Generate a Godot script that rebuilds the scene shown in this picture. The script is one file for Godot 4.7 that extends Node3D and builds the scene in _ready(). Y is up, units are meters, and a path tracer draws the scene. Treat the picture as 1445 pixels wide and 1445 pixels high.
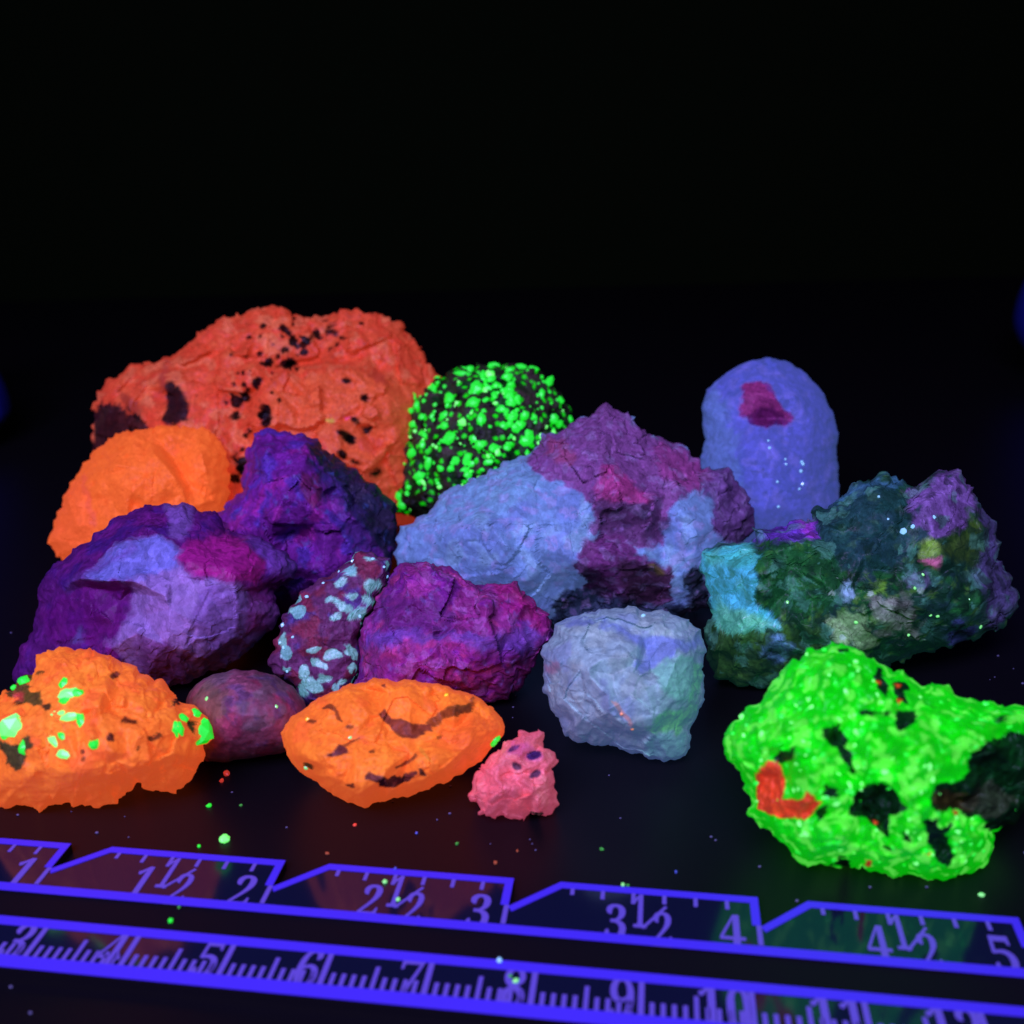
extends Node3D
# Fluorescent mineral specimens under an ultraviolet lamp, on a black table with a ruler in front.
# Real scale. Specimens are traced as solids: an outline, a thickness to the front and to the back, and ridge points.

const F := 1445.0      # focal length in picture units of 1445
const C := 722.5
const GRID := 140
const CAM_H := 0.075079
const PITCH := 0.3606
const ROLL := -0.0251
const LIT := Vector3(0.58, 0.45, 1.2)   # the lamp's colour as it falls on the pile: turns a seen colour into a base colour

var fwd: Vector3
var rt: Vector3
var up: Vector3
var eye := Vector3(0, CAM_H, 0)
var rng := RandomNumberGenerator.new()
var n_fine := FastNoiseLite.new()
var n_big := FastNoiseLite.new()
var n_cell := FastNoiseLite.new()
var n_edge := FastNoiseLite.new()
var n_spot := FastNoiseLite.new()
var M := {}
var chips: Array[ArrayMesh] = []
var part_id := 0

func _ready() -> void:
	# --- camera, lamps, exposure
	var base := Basis(Vector3.RIGHT, -PITCH)
	fwd = -base.z
	rt = base.x * cos(ROLL) + base.y * sin(ROLL)
	up = base.y * cos(ROLL) - base.x * sin(ROLL)
	var cam := Camera3D.new()
	cam.name = "camera"
	var lens := CameraAttributesPhysical.new()
	lens.frustum_focal_length = 24.0
	lens.exposure_aperture = 17.0
	lens.frustum_focus_distance = 0.135
	lens.frustum_near = 0.01
	lens.frustum_far = 5.0
	cam.attributes = lens
	cam.keep_aspect = Camera3D.KEEP_HEIGHT
	cam.fov = 53.13
	cam.near = 0.01
	cam.far = 5.0
	cam.transform = Transform3D(Basis(rt, up, -fwd), eye)
	add_child(cam)
	cam.make_current()
	var we := WorldEnvironment.new()
	we.name = "environment"
	var env := Environment.new()
	env.background_mode = Environment.BG_COLOR
	env.background_color = Color(0, 0, 0)
	env.tonemap_mode = Environment.TONE_MAPPER_LINEAR
	env.tonemap_exposure = 1.0
	env.sdfgi_enabled = true
	env.ssao_enabled = true
	env.ssil_enabled = true
	we.environment = env
	add_child(we)
	# the ultraviolet hand lamp: a soft tube above, a little in front and to the left
	var lamp := AreaLight3D.new()
	lamp.name = "ultraviolet_lamp"
	lamp.area_size = Vector2(0.22, 0.09)
	lamp.area_range = 3.0
	lamp.light_color = Color(0.45, 0.34, 1.0).linear_to_srgb()
	lamp.light_energy = 0.225
	lamp.shadow_enabled = true
	lamp.position = Vector3(-0.06, 0.235, 0.10)
	add_child(lamp)
	lamp.look_at(Vector3(0.0, 0.0, -0.135), Vector3.FORWARD)

	noises()
	materials()
	setting()
	ruler()
	specimens()
	crumbs()

# ------------------------------------------------------------------ helpers
func noises() -> void:
	rng.seed = 77
	n_fine.seed = 3; n_fine.noise_type = FastNoiseLite.TYPE_SIMPLEX; n_fine.frequency = 1.0
	n_fine.fractal_type = FastNoiseLite.FRACTAL_FBM; n_fine.fractal_octaves = 3
	n_big.seed = 9; n_big.noise_type = FastNoiseLite.TYPE_SIMPLEX; n_big.frequency = 1.0; n_big.fractal_type = FastNoiseLite.FRACTAL_FBM; n_big.fractal_octaves = 4
	n_cell.seed = 5; n_cell.noise_type = FastNoiseLite.TYPE_CELLULAR; n_cell.frequency = 1.0
	n_cell.cellular_return_type = FastNoiseLite.RETURN_DISTANCE2_SUB; n_cell.fractal_type = FastNoiseLite.FRACTAL_NONE
	n_edge.seed = 21; n_edge.noise_type = FastNoiseLite.TYPE_CELLULAR; n_edge.frequency = 1.0
	n_edge.cellular_return_type = FastNoiseLite.RETURN_CELL_VALUE; n_edge.fractal_type = FastNoiseLite.FRACTAL_NONE
	n_spot.seed = 31; n_spot.noise_type = FastNoiseLite.TYPE_CELLULAR; n_spot.frequency = 1.0
	n_spot.cellular_return_type = FastNoiseLite.RETURN_DISTANCE; n_spot.fractal_type = FastNoiseLite.FRACTAL_NONE

func ray(p: Vector2) -> Vector3:
	return fwd + rt * ((p.x - C) / F) - up * ((p.y - C) / F)

func ground_depth(p: Vector2) -> float:
	return CAM_H / -ray(p).y

func on_ground(p: Vector2, y := 0.0) -> Vector3:
	var r := ray(p)
	return eye + r * ((CAM_H - y) / -r.y)

func lin(r: float, g: float, b: float) -> Color:
	return Color(r / 255.0, g / 255.0, b / 255.0).srgb_to_linear()

func T(r: float, g: float, b: float) -> Color:
	var c := lin(r, g, b)
	var grey := (c.r + c.g + c.b) / 3.0
	c = Color(maxf(0.0, grey + (c.r - grey) * 1.0), maxf(0.0, grey + (c.g - grey) * 1.0), maxf(0.0, grey + (c.b - grey) * 1.0)) * 1.06
	return Color(minf(c.r / LIT.x, 0.95), minf(c.g / LIT.y, 0.95), minf(c.b / LIT.z, 0.95))

func tag(o: Node, label: String, category: String, group := "") -> void:
	o.set_meta("label", label)
	o.set_meta("category", category)
	if group != "":
		o.set_meta("group", group)

func numbered(called: String, parent: Node) -> String:
	if not parent.has_node(called):
		return called
	var k := 1
	while parent.has_node("%s_%03d" % [called, k]):
		k += 1
	return "%s_%03d" % [called, k]

func put(called: String, mesh: Mesh, mat: Material, parent: Node) -> MeshInstance3D:
	var o := MeshInstance3D.new()
	o.name = numbered(called, parent)
	o.mesh = mesh
	o.material_override = mat
	parent.add_child(o, true)
	return o

func noise_map(freq: float, s: int, bump: float, kind := FastNoiseLite.TYPE_SIMPLEX) -> ImageTexture:
	var n := FastNoiseLite.new()
	n.seed = s; n.noise_type = kind; n.frequency = freq
	n.fractal_type = FastNoiseLite.FRACTAL_FBM; n.fractal_octaves = 5
	var im := n.get_seamless_image(512, 512)
	if bump > 0.0:
		im.convert(Image.FORMAT_RGBA8)
		im.bump_map_to_normal_map(bump)
	return ImageTexture.create_from_image(im)

func grain_map(freq: float, s: int, low: float) -> ImageTexture:   # uneven mineral grain: paler and darker crystals
	var im := Image.create(512, 512, false, Image.FORMAT_RGB8)
	var n := FastNoiseLite.new()
	n.seed = s; n.noise_type = FastNoiseLite.TYPE_CELLULAR; n.frequency = freq
	n.cellular_return_type = FastNoiseLite.RETURN_CELL_VALUE
	n.fractal_type = FastNoiseLite.FRACTAL_FBM; n.fractal_octaves = 3
	var a := n.get_seamless_image(512, 512)
	for y in 512:
		for x in 512:
			var v := lerpf(low, 1.0, a.get_pixel(x, y).r)
			im.set_pixel(x, y, Color(v, v, v))
	return ImageTexture.create_from_image(im)

func stone_mat(called: String, rough: float, spec: float, bump: Texture2D, tile_cm: float, strength: float) -> StandardMaterial3D:
	var m := StandardMaterial3D.new()
	m.resource_name = called
	m.vertex_color_use_as_albedo = true
	m.roughness = rough
	m.metallic_specular = spec
	m.uv1_triplanar = true
	m.uv1_scale = Vector3.ONE * (100.0 / tile_cm)
	m.albedo_texture = M.speckle
	m.normal_enabled = true
	m.normal_texture = bump
	m.normal_scale = strength
	return m

func glowing(m: StandardMaterial3D, c: Color, e: float) -> StandardMaterial3D:
	m.emission_enabled = true
	m.emission = c.linear_to_srgb()
	m.emission_energy_multiplier = e
	return m

func plain_mat(called: String, c: Color, rough: float, spec := 0.5) -> StandardMaterial3D:
	var m := StandardMaterial3D.new()
	m.resource_name = called
	m.albedo_color = c.linear_to_srgb()
	m.roughness = rough
	m.metallic_specular = spec
	return m

func materials() -> void:
	M.speckle = grain_map(0.05, 8, 0.56)
	var grit := noise_map(0.02, 4, 6.0)
	var grain := noise_map(0.03, 14, 6.0, FastNoiseLite.TYPE_CELLULAR)
	M.stone = stone_mat("stone", 0.6, 0.3, grit, 1.2, 0.16)
	M.waxy = glowing(stone_mat("waxy quartz", 0.5, 0.3, grit, 1.8, 0.06), Color(0.075, 0.13, 0.38), 0.40)
	M.smooth = stone_mat("smooth purple quartz", 0.5, 0.28, grit, 1.8, 0.08)
	M.dark = stone_mat("dark mineral", 0.45, 0.25, grain, 0.9, 0.45)
	M.teal = glowing(stone_mat("teal mineral", 0.45, 0.25, grain, 0.9, 0.35), Color(0.008, 0.06, 0.055), 0.13)  # faint glow added to lift the shaded lower side
	M.orange = glowing(stone_mat("orange calcite", 0.6, 0.3, grit, 1.0, 0.35), Color(0.92, 0.11, 0.024), 0.56)
	M.red = glowing(stone_mat("red calcite", 0.6, 0.4, grain, 1.0, 0.6), Color(0.9, 0.07, 0.03), 0.25)
	M.green = glowing(stone_mat("green willemite", 0.5, 0.4, grain, 0.7, 0.8), Color(0.003, 1.0, 0.004), 0.36)
	M.palecrust = glowing(stone_mat("pale willemite", 0.45, 0.4, grain, 0.7, 0.6), Color(0.12, 1.0, 0.08), 0.6)
	M.grain = glowing(plain_mat("green crystal", Color(0.03, 0.8, 0.04), 0.4), Color(0.01, 1.0, 0.012), 0.5)
	M.pale = glowing(plain_mat("pale green crystal", Color(0.2, 0.85, 0.15), 0.4), Color(0.13, 1.0, 0.09), 0.8)
	M.pink = glowing(stone_mat("pink calcite", 0.5, 0.4, grit, 0.8, 0.5), Color(0.85, 0.10, 0.21), 0.34)
	M.glint = glowing(plain_mat("pale cyan crystal and glint", T(130, 200, 235), 0.15, 0.8), Color(0.10, 0.42, 0.62), 0.35)  # also serves the painted glints on the grey-green rock
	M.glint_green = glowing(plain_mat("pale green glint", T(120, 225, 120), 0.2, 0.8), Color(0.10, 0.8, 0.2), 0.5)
	M.glow_pale = glowing(stone_mat("pale crust", 0.4, 0.5, grain, 0.7, 0.7), Color(0.05, 0.34, 0.34), 0.34)
	M.yellow = glowing(plain_mat("yellow crystal", T(255, 190, 40), 0.3), Color(1.0, 0.5, 0.02), 0.3)
	M.redchip = glowing(plain_mat("red crumb", T(220, 60, 50), 0.5), Color(0.8, 0.06, 0.03), 0.15)
	M.pinkchip = glowing(plain_mat("salmon crystal", T(240, 120, 110), 0.4), Color(0.8, 0.2, 0.1), 0.2)
	M.brown = plain_mat("brown crumb", T(130, 60, 40), 0.6)
	M.bluechip = plain_mat("blue crumb", T(60, 70, 190), 0.5)
	M.dimgreen = plain_mat("dim green crumb", T(50, 130, 60), 0.5)
	for k in 5:
		chips.append(chip(k))

func chip(k: int) -> ArrayMesh:   # an angular crystal of unit radius, flat facets
	var r := RandomNumberGenerator.new()
	r.seed = 100 + k
	var rows := [[Vector3(0, 1, 0)]]
	for y in [0.62, 0.0, -0.6]:
		var ring := []
		for j in 7:
			var a := TAU * (j + r.randf() * 0.5) / 7.0
			var q: float = sqrt(1.0 - y * y) * r.randf_range(0.75, 1.15)
			ring.append(Vector3(cos(a) * q, y * r.randf_range(0.8, 1.1), sin(a) * q))
		rows.append(ring)
	rows.append([Vector3(0, -0.9, 0)])
	var st := SurfaceTool.new()
	st.begin(Mesh.PRIMITIVE_TRIANGLES)
	st.set_smooth_group(-1)
	for i in 4:
		for j in 7:
			var a: Vector3 = rows[i][j % rows[i].size()]
			var b: Vector3 = rows[i][(j + 1) % rows[i].size()]
			var c: Vector3 = rows[i + 1][j % rows[i + 1].size()]
			var d: Vector3 = rows[i + 1][(j + 1) % rows[i + 1].size()]
			if i > 0:
				for v in [a, b, c]: st.add_vertex(v)
			if i < 3:
				for v in ([b, d, c] if i > 0 else [a, d, c]): st.add_vertex(v)
	st.generate_normals()
	return st.commit()

# ------------------------------------------------------------------ a specimen
func V(a: Array) -> PackedVector2Array:
	var o := PackedVector2Array()
	for i in range(0, a.size(), 2):
		o.append(Vector2(a[i], a[i + 1]))
	return o

func crop(x0: float, y0: float, s: float, a: Array) -> PackedVector2Array:
	var o := V(a)
	for i in o.size():
		o[i] = Vector2(x0, y0) + o[i] / s
	return o

func heights(o: Dictionary) -> void:
	# ridge points and the outline, joined by triangles, written on a grid: flat facets with edges between them
	var pts := PackedVector2Array()
	var hs := PackedFloat32Array()
	var line: PackedVector2Array = o.outline
	for p in line:
		pts.append(p); hs.append(o.get("rim", 0.5))
	for k in o.ridges:
		pts.append(Vector2(k[0], k[1])); hs.append(k[2])
	var lo := pts[0]
	var hi := pts[0]
	for p in pts:
		lo = lo.min(p); hi = hi.max(p)
	lo -= Vector2(4, 4); hi += Vector2(4, 4)
	var n := GRID
	var cell := (hi - lo) / (n - 1)
	o.lo = lo; o.cell = cell
	o.g = facets(pts, hs, lo, cell, o.get("rim", 0.5))
	# broken faces: more corners scattered over it, each a little proud or deep
	var fr: Array = o.get("facets", [70, 0.09])
	var r := RandomNumberGenerator.new()
	r.seed = 11 + (o.name as String).length()
	var k := 0
	while k < fr[0]:
		var p := Vector2(r.randf_range(lo.x, hi.x), r.randf_range(lo.y, hi.y))
		if not Geometry2D.is_point_in_polygon(p, line): continue
		k += 1
		var near := false
		for t in pts.size():
			if pts[t].distance_squared_to(p) < 64.0: near = true
		if near: continue
		var h: float = height_at(o, p) + r.randf_range(-1.0, 1.0) * fr[1]
		pts.append(p); hs.append(h)
	var g := facets(pts, hs, lo, cell, o.get("rim", 0.5))
	for pass_ in o.get("soft", 1):
		var s := g.duplicate()
		for y in range(1, n - 1):
			for x in range(1, n - 1):
				var i := y * n + x
				g[i] = (s[i] * 4.0 + s[i - 1] + s[i + 1] + s[i - n] + s[i + n]) / 8.0
	o.g = g

func facets(pts: PackedVector2Array, hs: PackedFloat32Array, lo: Vector2, cell: Vector2, rim: float) -> PackedFloat32Array:
	var n := GRID
	var g := PackedFloat32Array()
	g.resize(n * n); g.fill(rim)
	var tris := Geometry2D.triangulate_delaunay(pts)
	for t in range(0, tris.size(), 3):
		var a := pts[tris[t]]; var b := pts[tris[t + 1]]; var c := pts[tris[t + 2]]
		var ha := hs[tris[t]]; var hb := hs[tris[t + 1]]; var hc := hs[tris[t + 2]]
		var den := (b.y - c.y) * (a.x - c.x) + (c.x - b.x) * (a.y - c.y)
		if absf(den) < 1e-6: continue
		var x0 := int(floor((minf(a.x, minf(b.x, c.x)) - lo.x) / cell.x)); var x1 := int(ceil((maxf(a.x, maxf(b.x, c.x)) - lo.x) / cell.x))
		var y0 := int(floor((minf(a.y, minf(b.y, c.y)) - lo.y) / cell.y)); var y1 := int(ceil((maxf(a.y, maxf(b.y, c.y)) - lo.y) / cell.y))
		for y in range(maxi(y0, 0), mini(y1, n - 1) + 1):
			for x in range(maxi(x0, 0), mini(x1, n - 1) + 1):
				var p := lo + Vector2(x, y) * cell
				var u := ((b.y - c.y) * (p.x - c.x) + (c.x - b.x) * (p.y - c.y)) / den
				var v := ((c.y - a.y) * (p.x - c.x) + (a.x - c.x) * (p.y - c.y)) / den
				if u >= -0.01 and v >= -0.01 and u + v <= 1.01:
					g[y * n + x] = u * ha + v * hb + (1.0 - u - v) * hc
	return g

func height_at(o: Dictionary, p: Vector2) -> float:
	var n := GRID
	var q: Vector2 = (p - o.lo) / o.cell
	q = q.clamp(Vector2.ZERO, Vector2(n - 1.01, n - 1.01))
	var x := int(q.x); var y := int(q.y)
	var f := q - Vector2(x, y)
	var g: PackedFloat32Array = o.g
	var i := y * n + x
	return lerpf(lerpf(g[i], g[i + 1], f.x), lerpf(g[i + n], g[i + n + 1], f.x), f.y)

func reach(o: Dictionary, dir: Vector2) -> float:   # from the middle to the outline
	var best := 0.0
	var line: PackedVector2Array = o.outline
	var c: Vector2 = o.mid
	for i in line.size():
		var a := line[i] - c
		var e := line[(i + 1) % line.size()] - line[i]
		var den := dir.cross(e)
		if absf(den) < 1e-9: continue
		var t := a.cross(e) / den
		var s := a.cross(dir) / den
		if s >= -1e-4 and s <= 1.0001 and t > best:
			best = t
	return best

func relief(o: Dictionary, q: Vector3, fade: float) -> float:   # cm, towards the front
	var k: Array = o.bumps   # [big amount, big scale, fine amount, fine scale, grain amount, grain scale, step amount, step scale]
	var w := 0.0
	if k[0] > 0.0: w += n_big.get_noise_3dv(q * k[1]) * k[0]
	if k[2] > 0.0: w += n_fine.get_noise_3dv(q * k[3]) * k[2]
	if k[4] > 0.0: w += (n_cell.get_noise_3dv(q * k[5]) + 0.7) * k[4]
	if k.size() > 6: w += n_edge.get_noise_3dv(q * k[7]) * k[6] * 0.45
	return w * fade

func front_at(o: Dictionary, p: Vector2) -> Vector3:   # a point of the front surface
	var d := p - (o.mid as Vector2)
	var r := clampf(d.length() / maxf(reach(o, d.normalized()), 1.0), 0.0, 1.0)
	var w: float = o.front * height_at(o, p) * sqrt(1.0 - pow(r, o.get("round", 4.0)))
	var q := Vector3((p.x - C) / F * o.depth * 100.0, -(p.y - C) / F * o.depth * 100.0, w)
	w += relief(o, q, minf(1.0, (1.0 - r) * 8.0))
	return eye + ray(p) * (o.depth - w * 0.01)

func specimen(o: Dictionary) -> Node3D:
	var line: PackedVector2Array = o.outline
	var mid := Vector2.ZERO
	for p in line: mid += p
	mid /= line.size()
	o.mid = o.get("mid", mid)
	mid = o.mid
	if not o.has("depth"):
		o.depth = ground_depth(o.foot)
	heights(o)
	var segs: int = o.get("segs", 260)
	var nf: int = o.get("rings", 70)
	var nb := 16
	var rows := nf + nb     # row 0: front pole; row nf: the rim; row nf + nb: back pole
	var dirs := PackedVector2Array()
	for j in segs:
		var a := TAU * j / segs
		var d := Vector2(cos(a), sin(a))
		var R := reach(o, d)
		dirs.append(d * R)
	var P := PackedVector3Array()
	var K := PackedColorArray()
	var ids := PackedByteArray()
	P.resize((rows + 1) * segs); K.resize(P.size()); ids.resize(P.size())
	var kf: float = o.depth * 100.0 / F
	var front: float = o.front
	var back: float = o.back
	var rnd: float = o.get("round", 4.0)
	var ragged: float = o.get("ragged", 0.03) * 1.3 / kf
	for i in rows + 1:
		var r: float
		if i <= nf:
			var t := float(i) / nf
			r = 1.0 - pow(1.0 - t, 1.35)
		else:
			r = float(rows - i) / nb
		var prof := sqrt(maxf(0.0, 1.0 - pow(r, rnd)))
		var fade := minf(1.0, (1.0 - r) * 8.0)
		for j in segs:
			var p := mid + dirs[j] * r
			p += Vector2(n_fine.get_noise_2dv(p * kf * 3.2), n_fine.get_noise_2dv(p * kf * 3.2 + Vector2(50, 90))) * ragged
			var w: float
			var q: Vector3
			if i <= nf:
				w = front * height_at(o, p) * prof
				q = Vector3((p.x - C) * kf, -(p.y - C) * kf, w)
				w += relief(o, q, fade)
			else:
				w = -back * sqrt(1.0 - r * r)
				q = Vector3((p.x - C) * kf, -(p.y - C) * kf, w)
				w += n_big.get_noise_3dv(q * 0.8) * 0.25 * fade
			var pos: Vector3 = eye + ray(p) * (o.depth - w * 0.01)
			if pos.y < 0.0: pos.y = 0.0
			var idx := i * segs + j
			P[idx] = pos
			if i == 0 and j > 0:
				K[idx] = K[0]; ids[idx] = ids[0]
			else:
				K[idx] = paint(o, p, q)
				ids[idx] = part_id
	var N := PackedVector3Array()
	N.resize(P.size())
	for i in rows + 1:
		var iu := maxi(i - 1, 0); var id := mini(i + 1, rows)
		for j in segs:
			var a := P[i * segs + (j + 1) % segs] - P[i * segs + (j + segs - 1) % segs]
			if i == 0: a = P[segs + (j + 1) % segs] - P[segs + (j + segs - 1) % segs]
			if i == rows: a = P[(rows - 1) * segs + (j + 1) % segs] - P[(rows - 1) * segs + (j + segs - 1) % segs]
			var b := P[id * segs + j] - P[iu * segs + j]
			N[i * segs + j] = b.cross(a).normalized()
	var sign_ := 1.0 if N[segs * 4].dot(eye - P[segs * 4]) > 0.0 else -1.0
	if sign_ < 0.0:
		for i in N.size(): N[i] = -N[i]
	# triangles, sorted by what they belong to
	var names: Array = o.parts
	var lists := []
	for k in names.size(): lists.append(PackedInt32Array())
	for i in rows:
		for j in segs:
			var a := i * segs + j; var b := i * segs + (j + 1) % segs
			var c := a + segs; var d := b + segs
			if i > 0:
				lists[ids[a]].append_array(PackedInt32Array([a, c, b]))
			if i < rows - 1:
				lists[ids[d]].append_array(PackedInt32Array([b, c, d]))
	var foot := on_ground(o.foot)
	var root: Node3D
	if names.size() == 1:
		root = MeshInstance3D.new()
	else:
		root = Node3D.new()
	root.name = numbered(o.name, self)
	add_child(root, true)
	root.position = foot
	for k in names.size():
		if lists[k].is_empty(): continue
		var new := PackedInt32Array(); new.resize(P.size()); new.fill(-1)
		var p2 := PackedVector3Array(); var n2 := PackedVector3Array(); var c2 := PackedColorArray()
		var ix := PackedInt32Array(); ix.resize(lists[k].size())
		var list: PackedInt32Array = lists[k]
		for t in list.size():
			var v := list[t]
			if new[v] < 0:
				new[v] = p2.size()
				p2.append(P[v] - foot); n2.append(N[v]); c2.append(K[v])
			ix[t] = new[v]
		var arr := []
		arr.resize(Mesh.ARRAY_MAX)
		arr[Mesh.ARRAY_VERTEX] = p2; arr[Mesh.ARRAY_NORMAL] = n2; arr[Mesh.ARRAY_COLOR] = c2; arr[Mesh.ARRAY_INDEX] = ix
		var mesh := ArrayMesh.new()
		mesh.add_surface_from_arrays(Mesh.PRIMITIVE_TRIANGLES, arr)
		if names.size() == 1:
			root.mesh = mesh
			root.material_override = names[k][1]
		else:
			put(names[k][0], mesh, names[k][1], root)
	tag(root, o.label, o.category, o.get("group", ""))
	o.root = root
	o.base = foot
	return root

func paint(o: Dictionary, p: Vector2, q: Vector3) -> Color:
	# the mineral's colour at this place, with painted glow and shade; q in cm
	var c: Color = o.color
	part_id = 0
	var wx := n_fine.get_noise_3d(q.x * 2.5, q.y * 2.5, q.z * 2.5 + 40.0)
	var wy := n_fine.get_noise_3d(q.x * 2.5 + 60.0, q.y * 2.5, q.z * 2.5)
	var warp := Vector2(wx, wy)
	for l in o.paint:
		match l[0]:
			"n":   # veined or clouded with a second colour: colour, scale, from, to, amount
				var t := n_big.get_noise_3dv(q * l[2] + Vector3(l[3] * 37.0, 5.0, 0.0))
				c = c.lerp(l[1], smoothstep(l[3], l[4], t) * l[5])
			"g":   # grains of uneven tone: scale, strength
				c = c * (1.0 + n_edge.get_noise_3dv(q * l[1]) * l[2])
			"p":   # a patch of another mineral: polygon, colour, amount, part, raggedness in px, softness in px
				if q.z < -0.25: continue
				var poly: PackedVector2Array = l[1]
				var pw: Vector2 = p + warp * l[5] * 1.15
				var box: Rect2 = l[7]
				if not box.has_point(pw): continue
				var s: float = l[6]
				var a := 0.0
				if s <= 0.0:
					a = 1.0 if Geometry2D.is_point_in_polygon(pw, poly) else 0.0
				else:
					for d in [Vector2(s, 0), Vector2(-s, 0), Vector2(0, s), Vector2(0, -s), Vector2.ZERO]:
						if Geometry2D.is_point_in_polygon(pw + d, poly): a += 0.2
				if a > 0.0:
					c = c.lerp(l[2], a * l[3])
					if a > 0.5 and l[4] >= 0: part_id = l[4]
			"c":   # angular grains of a second colour: scale, how many, colour, amount
				var cv: float = n_edge.get_noise_3dv((q + Vector3(wx, wy, wx) * 0.08) * l[1] + Vector3(0, 0, l[2] * 50.0))
				if (cv > l[2] if l[2] > 0.0 else cv < l[2]):
					c = c.lerp(l[3], l[4])
					if l.size() > 5: part_id = l[5]
			"s":   # specks: scale, size, colour, amount, part, where (polygon or null)
				if l[6] != null and not Geometry2D.is_point_in_polygon(p + warp * 10.0, l[6]): continue
				if n_spot.get_noise_3dv(q * l[1] + Vector3(l[2] * 9.0, 0, 3)) + 1.0 < l[2]:
					c = c.lerp(l[3], l[4])
					if l[5] >= 0: part_id = l[5]
	c.r = clampf(c.r, 0.0, 0.96); c.g = clampf(c.g, 0.0, 0.96); c.b = clampf(c.b, 0.0, 0.96)
	return c

func patch(poly: PackedVector2Array, c: Color, amount := 1.0, id := -1, warp := 8.0, soft := 2.0) -> Array:
	var box := Rect2(poly[0], Vector2.ZERO)
	for p in poly: box = box.expand(p)
	return ["p", poly, c, amount, id, warp, soft, box.grow(soft + 1.0)]

func spot(x: float, y: float, rx: float, ry: float, c: Color, amount := 1.0, id := -1, warp := 5.0, soft := 1.0, turn := 0.0) -> Array:
	var poly := PackedVector2Array()
	for k in 12:
		poly.append(Vector2(x, y) + Vector2(cos(TAU * k / 12) * rx, sin(TAU * k / 12) * ry).rotated(turn))
	return patch(poly, c, amount, id, warp, soft)

func crystal(o: Dictionary, called: String, x: float, y: float, rx: float, ry: float, mat: Material, turn := 0.0, sink := 0.2) -> void:
	var p := Vector2(x, y)
	var a := front_at(o, p)
	var u := front_at(o, p + Vector2(4, 0)) - front_at(o, p - Vector2(4, 0))
	var v := front_at(o, p + Vector2(0, 4)) - front_at(o, p - Vector2(0, 4))
	var n := v.cross(u).normalized()
	if n.dot(eye - a) < 0.0: n = -n
	n = (n + (eye - a).normalized() * 0.6).normalized()
	var k: float = (eye - a).dot(-fwd) / F
	var side := (rt - n * rt.dot(n)).normalized()
	var b := Basis(side, n, side.cross(n)).rotated(n, turn)
	var m := put(called, chips[rng.randi() % chips.size()], mat, o.root)
	var deep := minf(rx, ry) * 0.75
	m.transform = Transform3D(b * Basis.from_scale(Vector3(rx, deep, ry) * k), a - o.base + n * deep * k * sink)

# ------------------------------------------------------------------ table, backdrop, jars
func setting() -> void:
	var top := plain_mat("black table top", Color(0.003, 0.003, 0.0035), 0.34, 0.36)
	top.roughness = 0.4
	var slab := BoxMesh.new()
	slab.size = Vector3(1.2, 0.02, 0.9)
	var t := put("table_surface", slab, top, self)
	t.position = Vector3(0, -0.01, -0.15)
	t.set_meta("kind", "structure")
	tag(t, "black semi-gloss table top under the stones", "table")
	var wall := BoxMesh.new()
	wall.size = Vector3(1.2, 0.7, 0.02)
	var b := put("backdrop", wall, plain_mat("black cloth", Color(0.004, 0.008, 0.002), 0.9, 0.05), self)
	b.position = Vector3(0, 0.35, -0.52)
	b.set_meta("kind", "structure")
	tag(b, "black cloth backdrop hanging behind the stones", "backdrop")
	jar(Vector2(1586, 450), 0.295, 142.0, "dark blue round glass jar cut off by the right edge behind the stones")
	jar(Vector2(-137, 588), 0.262, 141.0, "dark blue round glass jar cut off by the left edge behind the stones")


func jar(at: Vector2, depth: float, r_px: float, label: String) -> void:
	var r := r_px / F * depth
	var c := eye + ray(at) * depth
	var prof := PackedVector2Array()   # radius, height
	var h := c.y
	for k in 25:
		var a := -PI / 2 + PI * 0.86 * k / 24.0
		prof.append(Vector2(cos(a) * r, h + sin(a) * h if a < 0.0 else h + sin(a) * r))
	var neck := prof[24]
	prof.append(Vector2(neck.x, neck.y + 0.008))
	prof.append(Vector2(neck.x * 1.15, neck.y + 0.009))
	prof.append(Vector2(neck.x * 1.15, neck.y + 0.013))
	prof.append(Vector2(0.0, neck.y + 0.013))
	var st := SurfaceTool.new()
	st.begin(Mesh.PRIMITIVE_TRIANGLES)
	var n := 48
	for i in prof.size() - 1:
		for j in n:
			var a := TAU * j / n; var b := TAU * (j + 1) / n
			var q := [Vector3(cos(a) * prof[i].x, prof[i].y, sin(a) * prof[i].x), Vector3(cos(b) * prof[i].x, prof[i].y, sin(b) * prof[i].x), Vector3(cos(a) * prof[i + 1].x, prof[i + 1].y, sin(a) * prof[i + 1].x), Vector3(cos(b) * prof[i + 1].x, prof[i + 1].y, sin(b) * prof[i + 1].x)]
			for k in [0, 1, 2, 1, 3, 2]: st.add_vertex(q[k])
	st.generate_normals()
	if not M.has("jar"): M.jar = plain_mat("dark blue glass", Color(0.012, 0.02, 0.22), 0.12, 0.6)
	var o := put("glass_jar", st.commit(), M.jar, self)
	o.position = Vector3(c.x, 0, c.z)
	tag(o, label, "jar")

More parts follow.
